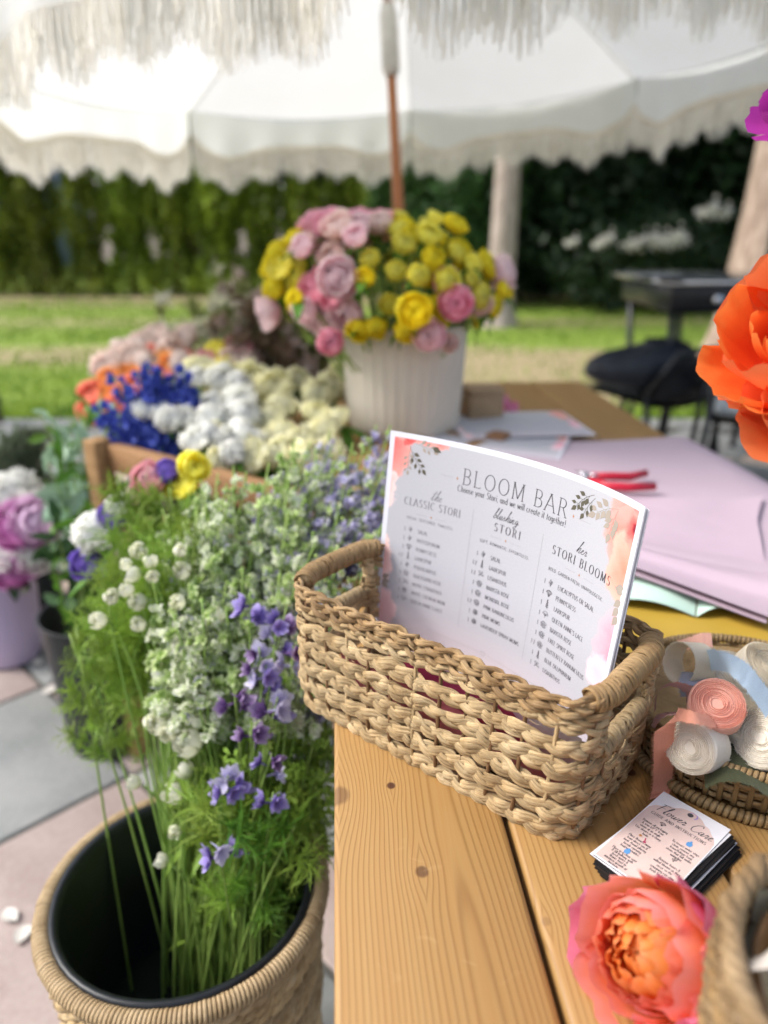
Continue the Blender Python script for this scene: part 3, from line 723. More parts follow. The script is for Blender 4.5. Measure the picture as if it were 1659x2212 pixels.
for i, z in enumerate(rows):
    braid(z, .0040, .0025, .0010, .050+.005*(i % 2), 'braid_row', STRAW, B=.0017, sub=15, jit=1.6, canes=3, split=.0026)
for i, z in enumerate((.0825,)):
    braid(z, .0040, .0025, .0010, .053, 'braid_row', STRAW, keep=not_end(.52), B=.0017, sub=15, jit=1.6, canes=3, split=.0025)
braid(.1000, .0036, .0017, .0014, .050, 'rim_braid', STRAW, keep=not_end(.60), canes=3, B=.002, jit=1.4)
braid(.1085, .0046, .0018, .0015, .061, 'rim_braid', CANE, canes=3, B=.003, jit=1.5, keep=not_end(.50))
braid(.1165, .0040, .0018, .0015, .055, 'rim_braid', CANE, canes=3, B=.003, jit=1.5, rise=lambda p, a, b: .004*max(0, (abs(p.x)/a-.9)/.1))
# upright rods the braids are woven round
a, b, rc = prof(.05); lp, tot = loop(a, b, rc, 33)
for i, (p, nn) in enumerate(lp):
    if abs(p.x) > a*.9 and abs(p.y) < b*.5: top = .07
    else: top = .112
    pts = []
    for j in range(9):
        z = .004+(top-.004)*j/8; a2, b2, _ = prof(z); q = Vector((p.x*a2/a, p.y*b2/b, z)); pts.append(q+nn*rs.uniform(-.0005, .0005))
    mb = M(); tube(mb, pts, .00165, 6); ob('upright_rod', mb.mesh('upright_rod', ROD if i % 5 else STRAW), bask)
# wrapped handles at both short ends and the wrapped lower edge of each hand hole
def coil(path, r, pitch, wr, name, mat, core_mat, loose=1.0):
    core = M(); tube(core, path, r*.9, 8); c = ob(name, core.mesh(name, core_mat), bask)
    # dense resample
    T = frames(path); L = [0]
    for i in range(1, len(path)): L.append(L[-1]+(path[i]-path[i-1]).length)
    N = int(L[-1]/pitch*14); pts = []; ups = []
    j = 0; tilt = 0
    for i in range(N+1):
        d = L[-1]*i/N
        while j < len(path)-2 and L[j+1] < d: j += 1
        f = (d-L[j])/max(1e-9, L[j+1]-L[j]); p = path[j].lerp(path[j+1], f); t = T[j].lerp(T[j+1], f).normalized()
        s = t.cross(Vector((0, 0, 1))).normalized(); u = s.cross(t)
        th = 2*pi*i/14; turn = int(i/14)
        rr = r*(1+.05*noise.noise(Vector((turn*3.1, 0, 0)))*loose+.08*noise.noise(Vector((d*300, th, 4)))*loose)
        sk = t*(pitch*.9*loose*noise.noise(Vector((turn*1.7, cos(th)*.8, sin(th)*.8))))
        o = s*cos(th)+u*sin(th); pts.append(p+o*rr+sk); ups.append(o)
    mb = M(); tube(mb, pts, [wr*(1+.3*noise.noise(Vector((i*.05, 7, 0)))) for i in range(len(pts))], 6, ups=ups, flat=.55)
    ob('wrapping', mb.mesh('wrapping', mat), c)
for sx in (1, -1):
    a, b, rc = prof(.118)
    pth = []
    for i in range(25):
        t = i/24*2-1; y = b*.80*t
        xx = a-.001-.010*max(0, abs(t)-.62)**1.5*3
        pth.append(Vector((sx*xx, y, .1190+.0015*(1-t*t))))
    coil(pth, .0088, .0030, .0019, 'handle', COIL, CANE)
    a, b, rc = prof(.072)
    coil([Vector((sx*(a-.0005), b*.62*(i/16*2-1), .0745)) for i in range(17)], .0062, .0034, .0021, 'hole_edge', STRAW, CANE, 1.2)
    for sy in (1, -1):
        coil([Vector((sx*(prof(z)[0]-.003), sy*prof(z)[1]*.66, z)) for z in (.072, .082, .092, .102, .112)], .0052, .0040, .0024, 'hole_side', STRAW, CANE, 1.2)
# woven floor
for i in range(10):
    y = -.055+i*.0122; L = .125 if abs(y) < .045 else .11
    mb = M(); n = 60; tube(mb, [Vector((-L+2*L*j/n, y, .006+.0018*sin(j*.9+i*pi))) for j in range(n+1)], .0058, 6, ups=[Vector((0, 0, 1))]*(n+1), flat=.28)
    ob('floor_strip', mb.mesh('floor_strip', STRAW), bask)
# loose fibres
mb = M()
for i in range(150):
    z = rs.uniform(.005, .12); a, b, rc = prof(z); lp1, _ = loop(a, b, rc, 200); p, nn = lp1[rs.randrange(200)]
    p = p+nn*.005+Vector((0, 0, z)); tg = Vector((-nn.y, nn.x, 0)); L = rs.uniform(.004, .013)
    q = p+tg*rs.choice((-1, 1))*L*.6+nn*rs.uniform(.0008, .004); e = q+tg*rs.uniform(-1, 1)*L*.4+nn*rs.uniform(0, .003)+Vector((0, 0, rs.uniform(-.003, .003)))
    tube(mb, bez(p, q, e, 4), [.00028, .00025, .0002, .00015, .00005], 3)
ob('loose_fibres', mb.mesh('loose_fibres', STRAW), bask, kind='stuff')

# ------------------------------------------------------------------ the menus
SW, SH = .2794, .2159
_path = [Vector((.00647, .6956))]
for i in range(100):
    u = (i+.5)/100; h = -.5638-.3550*u-.4080*u*u; _path.append(_path[-1]+Vector((cos(h), sin(h)))*SW/100)
def sheet(u, v, off=0.0, du=0.0, dv=0.0, lean=0.0):
    i = min(max(u, 0), .99999)*100; k = int(i); f = i-k; q = _path[k].lerp(_path[k+1], f)
    t = (_path[k+1]-_path[k]).normalized(); nn = Vector((t.y, -t.x))        # towards the reader
    q = q+t*du*SW-nn*off+Vector((-.018*(1-v), -lean*(1-v)))
    return Vector((q.x, q.y, TOP+.2388-.2155*(1-v)+dv))
def snorm(u):
    k = int(min(max(u, 0), .999)*100); t = (_path[k+1]-_path[k]).normalized(); return Vector((t.y, -t.x, 0))
def menu_mat():
    m, nt, b = new_mat('printed_menu'); g = NG(nt); uv = g.n('UVMap').outputs[0]
    sp = g.n('SeparateXYZ'); nt.links.new(uv, sp.inputs[0])
    asp = g.mapv(uv, (1.294, 1, 1))
    n1 = g.n('TexNoise'); nt.links.new(asp, n1.inputs['Vector']); n1.inputs['Scale'].default_value = 11; n1.inputs['Detail'].default_value = 5; n1.inputs['Roughness'].default_value = .62
    wob = g.n('VectorMath', operation='MULTIPLY_ADD'); nt.links.new(n1.outputs['Color'], wob.inputs[0]); wob.inputs[1].default_value = (.11, .11, 0); 
    sub = g.n('VectorMath', operation='SUBTRACT'); nt.links.new(asp, sub.inputs[0]); sub.inputs[1].default_value = (.055, .055, 0)
    nt.links.new(sub.outputs[0], wob.inputs[2]); wv = wob.outputs[0]
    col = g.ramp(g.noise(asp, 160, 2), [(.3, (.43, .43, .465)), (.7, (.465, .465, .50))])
    wc = g.noise(asp, 26, 5, .7)
    def blob(col, u, v, ru, rv, c1, c2, soft=.16, amt=.9):
        d = g.n('VectorMath', operation='SUBTRACT'); nt.links.new(wv, d.inputs[0]); d.inputs[1].default_value = (u*1.294, v, 0)
        dv = g.n('VectorMath', operation='DIVIDE'); nt.links.new(d.outputs[0], dv.inputs[0]); dv.inputs[1].default_value = (ru*1.294, rv, 1)
        ln = g.n('VectorMath', operation='LENGTH'); nt.links.new(dv.outputs[0], ln.inputs[0]); l = ln.outputs['Value']
        k = g.math('DIVIDE', g.math('SUBTRACT', 1.0, l), soft, clamp=True)
        inner = g.math('ADD', g.math('MULTIPLY', l, .75), g.math('MULTIPLY', wc, .35), clamp=True)
        cc = g.ramp(inner, [(.15, c1), (.8, c2)])
        kk = g.math('MULTIPLY', k, g.math('MULTIPLY_ADD', wc, .5, amt-.12, clamp=True))
        return g.mix(kk, col, cc)
    PK = (.74, .15, .14); LP = (.82, .34, .30); RED = (.62, .07, .07); DK = (.16, .01, .02)
    col = blob(col, .02, .93, .075, .16, PK, LP)
    col = blob(col, .10, 1.0, .12, .055, PK, LP)
    col = blob(col, .20, .99, .045, .045, PK, LP)
    col = blob(col, .0, .73, .05, .12, LP, (.86, .62, .6))
    col = blob(col, .072, .965, .026, .034, RED, (.75, .16, .15), .3)
    col = blob(col, .965, .955, .10, .12, PK, LP, .12)
    col = blob(col, .945, .86, .085, .13, (.80, .20, .15), LP, .1)
    col = blob(col, .965, .76, .072, .15, (.80, .24, .16), (.84, .42, .34), .12)
    col = blob(col, .975, .90, .042, .075, RED, (.82, .22, .19), .5)
    col = blob(col, .985, .905, .017, .028, DK, (.35, .02, .04), .5)
    col = blob(col, 1.0, .45, .095, .17, (.80, .24, .32), (.82, .42, .48), .2)
    col = blob(col, .95, .34, .06, .09, (.86, .5, .56), (.87, .62, .67), .3)
    col = blob(col, .0, .38, .055, .14, (.88, .42, .38), (.88, .6, .56), .16)
    col = blob(col, .02, .12, .07, .14, (.86, .5, .5), (.87, .62, .62), .2)
    # soft pink wash printed along the foot of the page
    low = g.math('MULTIPLY', g.math('SUBTRACT', .2, sp.outputs[1], clamp=True), 2.2, clamp=True)
    col = g.mix(low, col, (.80, .62, .70))
    ex = g.math('SUBTRACT', .5, g.math('ABSOLUTE', g.math('SUBTRACT', sp.outputs[0], .5))); ey = g.math('SUBTRACT', .5, g.math('ABSOLUTE', g.math('SUBTRACT', sp.outputs[1], .5)))
    brd = g.math('MAXIMUM', g.math('LESS_THAN', ex, .019), g.math('LESS_THAN', ey, .0235))
    col = g.mix(brd, col, (.67, .68, .74))
    nt.links.new(col, b.inputs['Base Color']); b.inputs['Roughness'].default_value = .5; b.inputs['Specular IOR Level'].default_value = .35
    nt.links.new(g.bump(g.noise(asp, 220, 2), .25, .0003), b.inputs['Normal'])
    return m
PAPER = plain('white_paper', (.84, .85, .90), (.80, .81, .87), .6, 40, rv=.02, transl=.08)
def sheet_obj(name, mat, back, **k):
    off, du, dv, lean, lb, group = [k[x] for x in ('off', 'du', 'dv', 'lean', 'lb', 'group')]
    mb = M(); th = .00022
    mb.grid(40, 10, lambda u, v: sheet(u, v, off, du, dv, lean))
    o = len(mb.v); mb.grid(40, 10, lambda u, v: sheet(u, v, off+th, du, dv, lean))
    me = mb.mesh(name, mat); me.materials.append(PAPER)
    for p in me.polygons:
        if p.vertices[0] >= o: p.material_index = 1
    return ob(name, me, None, label=lb, cat='menu', group=group)
menu = sheet_obj('menu_sheet', menu_mat(), 0, off=0, du=0, dv=0, lean=0, lb='front printed menu sheet with floral corners standing in the woven basket', group=None)
for i in range(6):
    rr_ = random.Random(40+i)
    sheet_obj('menu_sheet', PAPER, 0, off=.0005+.0005*i, du=(-.012 if i == 2 else rr_.uniform(-.004, .008)+.0006*i), dv=(-.026 if i == 2 else rr_.uniform(-.004, -.0005)), lean=0,
              lb=ORD[i]+' white sheet of the stack directly behind the front printed menu', group='menu sheets behind the front one')

# ------------------------------------------------------------------ lettering: strokes drawn with a broad or even nib
def arc(cx, cy_, rx, ry, a0, a1, n=None):
    n = n or max(3, int(abs(a1-a0)/24)); return [(cx+rx*cos(radians(a0+(a1-a0)*i/n)), cy_+ry*sin(radians(a0+(a1-a0)*i/n))) for i in range(n+1)]
def G(spec):
    out = []
    for st in spec.split(';'):
        t = st.split(); k = t[0]; v = [float(x) for x in t[1:]]
        if k == 'a': out.append((arc(*v), 0))
        elif k == 'd': out.append(([(v[0]-.03, v[1]), (v[0]+.03, v[1])], 3))
        else: out.append(([(v[i], v[i+1]) for i in range(0, len(v), 2)], {'l': 0, 's': 1, 't': 2}[k]))
    return out
GL = {
'A': (.74, 's 0 0 .34 1;s .34 1 .70 0;l .12 .34 .57 .34'), 'B': (.62, 's .1 0 .1 1;l .1 1 .3 1;a .3 .76 .2 .24 90 -90;l .3 .52 .1 .52;a .3 .26 .26 .26 90 -90;l .3 0 .1 0'),
'C': (.74, 'a .40 .5 .34 .5 48 312'), 'D': (.76, 's .1 0 .1 1;l .1 1 .3 1;a .3 .5 .38 .5 90 -90;l .3 0 .1 0'), 'E': (.6, 's .1 0 .1 1;l .1 1 .5 1;l .1 .52 .42 .52;l .1 0 .52 0'),
'F': (.56, 's .1 0 .1 1;l .1 1 .5 1;l .1 .52 .42 .52'), 'G': (.80, 'a .40 .5 .34 .5 48 325;l .68 .42 .68 .15;l .5 .42 .76 .42'), 'H': (.76, 's .1 0 .1 1;s .66 0 .66 1;l .1 .52 .66 .52'),
'I': (.26, 's .13 0 .13 1'), 'J': (.4, 't .28 1 .28 .1;a .14 .1 .14 .14 0 -140'), 'K': (.7, 's .1 0 .1 1;s .58 1 .1 .42;s .28 .58 .64 0'), 'L': (.55, 's .1 0 .1 1;l .1 0 .5 0 .5 .1'),
'M': (.92, 's .1 0 .12 1;l .12 1 .45 .06;l .45 .06 .78 1;s .78 1 .80 0'), 'N': (.78, 's .1 0 .1 1;l .1 1 .66 0;t .66 1 .66 0'), 'O': (.82, 'a .41 .5 .35 .5 0 360'),
'P': (.6, 's .1 0 .1 1;l .1 1 .3 1;a .3 .74 .24 .26 90 -90;l .3 .48 .1 .48'), 'Q': (.82, 'a .41 .5 .35 .5 0 360;l .42 .16 .7 -.16'), 'R': (.68, 's .1 0 .1 1;l .1 1 .3 1;a .3 .75 .22 .25 90 -90;l .3 .5 .1 .5;s .34 .5 .62 0'),
'S': (.56, 'a .28 .755 .19 .245 25 270;a .28 .255 .22 .255 90 -150'), 'T': (.62, 's .31 0 .31 1;l .02 .9 .02 1 .6 1 .6 .9'), 'U': (.76, 't .1 1 .1 .3;a .38 .3 .28 .3 180 360;t .66 1 .66 .3'),
'V': (.7, 't 0 1 .35 0;t .68 1 .35 0'), 'W': (1.0, 't 0 1 .26 0;l .26 0 .5 .9;l .5 .9 .74 0;t .98 1 .74 0'), 'X': (.7, 's 0 0 .64 1;s .04 1 .68 0'), 'Y': (.66, 't 0 1 .32 .45;t .64 1 .32 .45;s .32 .45 .32 0'), 'Z': (.6, 'l .05 .9 .05 1 .52 1 .04 0 .54 0 .54 .1'),
'a': (.5, 'a .23 .3 .18 .3 30 330;l .42 .6 .42 .05 .5 0'), 'b': (.54, 't .1 1 .1 0;a .27 .3 .18 .3 150 -150'), 'c': (.46, 'a .25 .3 .2 .3 50 310'), 'd': (.54, 'a .24 .3 .18 .3 30 330;t .42 1 .42 0'),
'e': (.5, 'l .06 .33 .44 .33;a .25 .3 .19 .3 8 315'), 'f': (.32, 's .13 0 .13 .8;a .27 .8 .14 .18 180 60;l .02 .58 .28 .58'), 'g': (.5, 'a .23 .32 .18 .27 0 360;l .42 .6 .42 -.1;a .24 -.1 .18 .2 0 -150'),
'h': (.54, 't .1 1 .1 0;a .26 .38 .16 .22 180 0;l .42 .38 .42 0'), 'i': (.22, 't .11 .6 .11 0;d .11 .86'), 'j': (.22, 'l .13 .6 .13 -.2;d .13 .86'), 'k': (.5, 't .1 1 .1 0;l .44 .6 .1 .22;l .2 .32 .46 0'), 'l': (.22, 's .11 1 .11 0'),
'm': (.80, 't .1 .6 .1 0;a .24 .38 .14 .22 180 0;l .38 .38 .38 0;a .52 .38 .14 .22 180 0;l .66 .38 .66 0'), 'n': (.54, 't .1 .6 .1 0;a .26 .38 .16 .22 180 0;l .42 .38 .42 0'), 'o': (.52, 'a .26 .3 .2 .3 0 360'),
'p': (.54, 's .1 .6 .1 -.3;a .27 .3 .18 .3 150 -150'), 'r': (.38, 't .1 .6 .1 0;a .28 .36 .18 .22 170 70'), 's': (.42, 'a .2 .45 .14 .15 30 270;a .2 .15 .16 .15 90 -150'), 't': (.34, 'l .14 .85 .14 .12;a .24 .12 .1 .12 180 290;l .02 .58 .3 .58'),
'u': (.54, 't .1 .6 .1 .22;a .26 .22 .16 .22 180 360;l .42 .6 .42 0'), 'v': (.5, 't .02 .6 .25 0;t .48 .6 .25 0'), 'w': (.72, 't .02 .6 .2 0;l .2 0 .36 .55;l .36 .55 .52 0;t .7 .6 .52 0'), 'y': (.5, 't .02 .6 .25 0;t .48 .6 .2 -.2;l .2 -.2 .05 -.28'), 'z': (.44, 'l .05 .6 .4 .6 .05 0 .4 0'),
'x': (.48, 'l .03 0 .44 .6;l .05 .6 .46 0'), '1': (.36, 's .18 0 .18 1;l .18 1 .06 .86'), '2': (.5, 'a .24 .74 .19 .26 170 -40;l .40 .58 .05 0;l .05 0 .45 0'), '4': (.5, 's .36 0 .36 1;l .36 1 .04 .3 .48 .3'),
'.': (.2, 'd .1 .02'), ',': (.2, 'l .11 .05 .07 -.14'), '-': (.36, 'l .05 .42 .31 .42'), "'": (.18, 'l .1 1 .07 .78'), '!': (.24, 'l .12 1 .12 .3;d .12 .03'), '"': (.3, 'l .1 1 .1 .8;l .2 1 .2 .8'), '/': (.4, 'l .02 -.05 .36 1'), '&': (.7, 'a .28 .78 .15 .2 -60 240;l .18 .68 .62 0;a .28 .25 .22 .25 130 400'), ' ': (.32, ''),
}
CUR = {  # joined handwriting; control points in cap-height units
't': (.36, [[(0, .1), (.12, .45), (.26, 1.05), (.16, .5), (.1, .08), (.2, 0), (.36, .12)], [(-.06, .72), (.15, .76), (.46, .84)]]),
'h': (.44, [[(0, .1), (.16, .6), (.30, 1.12), (.22, 1.05), (.08, .0)], [(.1, .12), (.26, .5), (.34, .42), (.26, .05), (.34, .0), (.46, .14)]]),
'e': (.34, [[(0, .12), (.16, .26), (.22, .42), (.12, .42), (.06, .15), (.16, 0), (.34, .12)]]),
'b': (.40, [[(0, .1), (.18, .6), (.30, 1.1), (.2, 1.0), (.06, .1), (.16, 0), (.3, .2), (.22, .4), (.26, .26), (.40, .3)]]),
'l': (.28, [[(0, .1), (.16, .6), (.26, 1.05), (.16, 1.0), (.08, .1), (.16, 0), (.28, .12)]]),
'u': (.44, [[(0, .12), (.1, .42), (.06, .06), (.16, 0), (.32, .42), (.26, .06), (.34, 0), (.44, .14)]]),
's': (.34, [[(0, .12), (.18, .44), (.16, .3), (.24, .12), (.14, 0), (.05, .06)], [(.14, .0), (.34, .14)]]),
'i': (.22, [[(0, .12), (.1, .42), (.06, .06), (.12, 0), (.22, .14)], [(.15, .62), (.17, .66)]]),
'n': (.46, [[(0, .1), (.08, .42), (.04, .02)], [(.05, .1), (.2, .42), (.28, .38), (.22, .05), (.3, .0), (.46, .14)]]),
'g': (.44, [[(.3, .4), (.12, .42), (.04, .16), (.14, .04), (.3, .36), (.22, -.3), (.02, -.42), (.04, -.25), (.46, .18)]]),
'r': (.34, [[(0, .12), (.12, .46), (.14, .36), (.26, .38), (.18, .05), (.24, 0), (.36, .14)]]),
'F': (.66, [[(.16, 0), (.2, .5), (.26, 1.0)], [(.06, .96), (.3, 1.02), (.7, 1.0)], [(.08, .52), (.3, .54), (.52, .54)]]),
'o': (.40, [[(.26, .4), (.08, .34), (.08, .06), (.24, .02), (.32, .26), (.2, .42), (.28, .32), (.42, .34)]]),
'w': (.56, [[(0, .32), (.06, .4), (.08, .04), (.2, .04), (.28, .38), (.28, .06), (.40, .04), (.48, .38), (.56, .34)]]),
'C': (.74, [[(.62, .82), (.5, 1.04), (.22, .85), (.06, .4), (.2, .02), (.46, .02), (.72, .22)]]),
'a': (.44, [[(.3, .4), (.1, .38), (.04, .1), (.16, 0), (.3, .38), (.26, .06), (.32, 0), (.44, .14)]]), ' ': (.4, []),
}
def smooth(pts, n=5):
    P_ = [pts[0]]+list(pts)+[pts[-1]]; out = []
    for i in range(1, len(P_)-2):
        a, b, c, d = P_[i-1:i+3]
        for k in range(n):
            t = k/n
            out.append(tuple(.5*((2*b[j])+(c[j]-a[j])*t+(2*a[j]-5*b[j]+4*c[j]-d[j])*t*t+(3*b[j]-a[j]-3*c[j]+d[j])*t**3) for j in (0, 1)))
    out.append(P_[-2]); return out
class Ink:
    """collects flat lettering strokes in page metres and lays them on a sheet through mp(x, y)"""
    def __init__(s, mp): s.mb = M(); s.mp = mp
    def stroke(s, pts, w0, w1=None):
        w1 = w1 or w0; n = len(pts)
        if n < 2: return
        L = []
        for i in range(n):
            a = pts[max(i-1, 0)]; b = pts[min(i+1, n-1)]; dx, dy = b[0]-a[0], b[1]-a[1]; l = sqrt(dx*dx+dy*dy) or 1
            k = abs(dy)/l; w = (w0+(w1-w0)*k**1.6)*.5; L.append((pts[i][0]-dy/l*w, pts[i][1]+dx/l*w, pts[i][0]+dy/l*w, pts[i][1]-dx/l*w))
        vs = []
        for q in L: vs += [s.mp(q[0], q[1]), s.mp(q[2], q[3])]
        s.mb.add(vs, [(2*i, 2*i+1, 2*i+3, 2*i+2) for i in range(n-1)])
    def poly(s, pts): s.mb.add([s.mp(*p) for p in pts], [tuple(range(len(pts)))])
    def width(s, txt, h, cond=1, track=0): return sum(GL[c][0]*cond*h+track*h for c in txt)-track*h
    def text(s, txt, x, y, h, thin=.02, thick=.11, serif=True, cond=1.0, track=.08, width=None, center=False):
        if width:                                   # fit by letter spacing
            raw = s.width(txt, h, cond, 0); track = (width-raw)/max(1, len(txt)-1)/h
        if center: x -= s.width(txt, h, cond, track)/2
        for c in txt:
            wd, sp = GL[c]
            if sp:
                for pts, k in G(sp):
                    pp = [(x+px*h*cond, y+py*h) for px, py in pts]
                    if k == 3:
                        s.stroke([(x+pts[0][0]*h*cond+.03*h*cond-.055*h, pp[0][1]), (x+pts[0][0]*h*cond+.03*h*cond+.055*h, pp[0][1])], .11*h); continue
                    s.stroke(pp, thin*h, thick*h)
                    if serif and k:
                        for q in ([pts[0], pts[-1]] if k == 1 else [pts[0]]):
                            s.stroke([(x+(q[0]-.085)*h*cond, y+q[1]*h), (x+(q[0]+.085)*h*cond, y+q[1]*h)], max(thin, .03)*h)
            x += wd*h*cond+track*h
        return x
    def script(s, txt, x, y, h, w=.035, slant=.25, sx=1.0):
        for c in txt:
            wd, sts = CUR[c]
            for st in sts: s.stroke([(x+(px+slant*py)*h*sx, y+py*h) for px, py in smooth(st)], w*h*.7, w*h*1.3)
            x += wd*h*sx
        return x
    def star(s, x, y, r): s.poly([(x, y+r), (x+r*.22, y+r*.22), (x+r*.7, y), (x+r*.22, y-r*.22), (x, y-r), (x-r*.22, y-r*.22), (x-r*.7, y), (x-r*.22, y+r*.22)])
    def icon(s, kind, x, y, r, w=.00022):
        st = s.stroke
        if kind == 'sprig':
            for (a, L) in ((60, 1), (100, 1.1), (140, .9)):
                ex, ey = x+cos(radians(a))*r*L, y-r*.8+sin(radians(a))*r*1.6*L; st([(x, y-r), (ex, ey)], w)
                for sg in (-1, 1): st(smooth([(x+(ex-x)*.35, y-r+(ey-y+r)*.35), ((x+ex)/2+sg*r*.28, (y-r+ey)/2+r*.25), (ex, ey)], 3), w)
        elif kind == 'umbel':
            for i in range(7):
                a = radians(25+i*22); ex, ey = x+cos(a)*r, y+sin(a)*r*.9-.1*r; st([(x, y-r), (ex, ey)], w); st(arc(ex, ey, r*.14, r*.14, 0, 360, 5), w*1.5)
        elif kind == 'dome':
            st(arc(x, y, r, r*.9, 0, 180), w*1.3); st(smooth([(x-r, y), (x-r*.5, y-r*.2), (x, y), (x+r*.5, y-r*.2), (x+r, y)], 3), w*1.3)
            for i in range(5): st([(x, y-r*.6), (x-r*.8+r*.4*i, y+r*.4)], w)
            st([(x, y-r*.4), (x-r*.1, y-r*1.2)], w)
        elif kind == 'spire':
            for i in range(5):
                q = y-r*1.0+i*r*.48; e = r*(.5-.09*i); st(smooth([(x-e, q), (x-e*.5, q+r*.3), (x, q), (x+e*.5, q+r*.3), (x+e, q)], 3), w*2.0)
            st([(x, y-r*1.4), (x, y+r*1.4)], w*1.5)
        elif kind == 'rose':
            for k, e in enumerate((1, .72, .46, .22)): st([(x+e*r*(1+.08*sin(5*t+k))*cos(t), y+e*r*(1+.08*sin(4*t+k))*sin(t)*.95) for t in [j*.45+k for j in range(14)]], w*1.5)
        elif kind == 'mum':
            for i in range(12):
                a = i*pi/6; st([(x+cos(a)*r*.35, y+sin(a)*r*.35), (x+cos(a)*r, y+sin(a)*r)], w*2.4)
            st(arc(x, y, r*.25, r*.25, 0, 360, 6), w*2)
        elif kind == 'branch':
            st([(x-r*.8, y-r*.9), (x+r*.3, y+r*.5)], w*1.3); st([(x-r*.3, y-r*.3), (x+r*.8, y-r*.3)], w*1.3); st([(x-r*.5, y-r*.5), (x-r*.5, y+r*.5)], w*1.3)
            for (a, b_) in ((.45, .65), (.85, -.25), (-.5, .65), (.1, .05)): st(arc(x+a*r, y+b_*r, r*.28, r*.28, 0, 360, 6), w*1.4)
        elif kind == 'heart':
            st(smooth([(x, y-r), (x-r, y+.1*r), (x-r*.5, y+r*.7), (x, y+.2*r), (x+r*.5, y+r*.7), (x+r, y+.1*r), (x, y-r)], 5), w*1.6)
def smp(x, y): u = x/SW; return sheet(u, y/SH)+snorm(u)*.00016
def ink_mat(name, c, r=.55): return plain(name, c, None, r, 30, rv=0, spec=.3)
BLACK_INK = ink_mat('black_ink', (.085, .08, .088)); GREY_INK = ink_mat('fine_grey_line', (.34, .32, .33)); GOLD_INK = ink_mat('copper_ink', (.50, .22, .08)); LEAF_INK = ink_mat('olive_leaf_print', (.115, .105, .075)); LEAF_INK2 = ink_mat('pale_leaf_print', (.40, .345, .29))
I = Ink(smp); I_main = I; Fa = Ink(smp); Gk = Ink(smp); Go = Ink(smp); W_ = SW; H_ = SH
def X_(u): return u*W_
def Y_(v): return v*H_
I.text('BLOOM BAR', X_(.300), Y_(.827), .0148, .035, .062, True, 1.02, width=X_(.71-.300))
I.text('Choose your Stori, and we will create it together!', X_(.285), Y_(.792), .0060, .045, .10, False, .80, width=X_(.713-.285))
cols = [(.195, 'the', .185, .716, 'CLASSIC STORI', .081, .308, .676, 'FRESH. TEXTURED. TIMELESS.', .097, .288, .610),
        (.497, 'blushing', .435, .716, 'STORI', .446, .550, .668, 'SOFT. ROMANTIC. EFFORTLESS.', .397, .596, .601),
        (.80, 'her', .770, .716, 'STORI BLOOMS', .680, .925, .671, 'BOLD. GARDEN-FRESH. UNAPOLOGETIC.', .678, .912, .601)]
for (cu, sc_, su, sv, tt, t0, t1, tv, sb, s0, s1, sv2) in cols:
    I = Fa if cu < .3 else I_main
    I.script(sc_, X_(su), Y_(sv+.006), .0092, .042, .3, 1.0 if len(sc_) > 3 else 1.15)
    I.text(tt, X_(t0), Y_(tv), .0076, .03, .13, True, .86, width=X_(t1-t0))
    I.text(sb, X_(s0), Y_(sv2), .0028, .115, .115, False, .9, width=X_(s1-s0))
    for q in (-1, 1): Gk.stroke([(X_(cu+q*.018), Y_(.641)), (X_(cu+q*.062), Y_(.641))], .00016)
    Go.star(X_(cu), Y_(.641), .0017)
for (u0, u1) in ((.213, .262), (.755, .805)): Gk.stroke([(X_(u0), Y_(.846)), (X_(u1), Y_(.846))], .00016)
Go.star(X_(.279), Y_(.846), .0019); Go.star(X_(.736), Y_(.846), .0019)
LIST = [(.148, ['SALAL', 'PITTOSPORUM', 'PENNYCRESS', 'LARKSPUR', 'PODOCARPUS', 'QUICKSAND ROSE', 'WHITE LISIANTHUS', 'WHITE CREMON MUM', "QUEEN ANNE'S LACE"], '1 1 1 1-2 1 1 1 1 1'.split(), 'sprig sprig umbel spire sprig rose branch mum dome'.split(), .551, .0435),
        (.449, ['SALAL', 'LARKSPUR', 'LISIANTHUS', 'BARISTA ROSE', 'MONDIAL ROSE', 'PINK RANUNCULUS', 'PINK MUMS', 'LAVENDER SPRAY MUMS'], '1 1-2 1-2 1 1 1-2 1 1'.split(), 'sprig spire branch rose rose rose mum mum'.split(), .537, .0457),
        (.727, ['EUCALYPTUS OR SALAL', 'PENNYCRESS', 'LARKSPUR', "QUEEN ANNE'S LACE", 'BARISTA ROSE', 'FREE SPIRIT ROSE', 'BUTTERFLY RANUNCULUS', 'BLUE DELPHINIUM', 'LISIANTHUS'], '1 1 1 1 1 1 1-2 1 1'.split(), 'sprig umbel spire dome rose rose rose spire branch'.split(), .541, .0457)]
for (u0, names, nums, icons, v0, dv) in LIST:
    I = Fa if u0 < .3 else I_main
    for i, nm in enumerate(names):
        v = v0-dv*i
        I.text(nm, X_(u0), Y_(v), .0040, .06, .115, False, .80, track=.08)
        I.text(nums[i], X_(u0-.052)-I.width(nums[i], .0040, .8, .06), Y_(v), .0040, .05, .12, True, .8, track=.06)
        I.icon(icons[i], X_(u0-.030), Y_(v+.012), .0032)
for u in (.357, .636): Gk.stroke([(X_(u), Y_(.733)), (X_(u), Y_(.170))], .00018)
Gk.icon('heart', X_(.474), Y_(.098), .0028); Gk.stroke([(X_(.23), Y_(.098)), (X_(.455), Y_(.098))], .00016); Gk.stroke([(X_(.493), Y_(.098)), (X_(.72), Y_(.098))], .00016)
Lf = Ink(smp); Lg = Ink(smp)
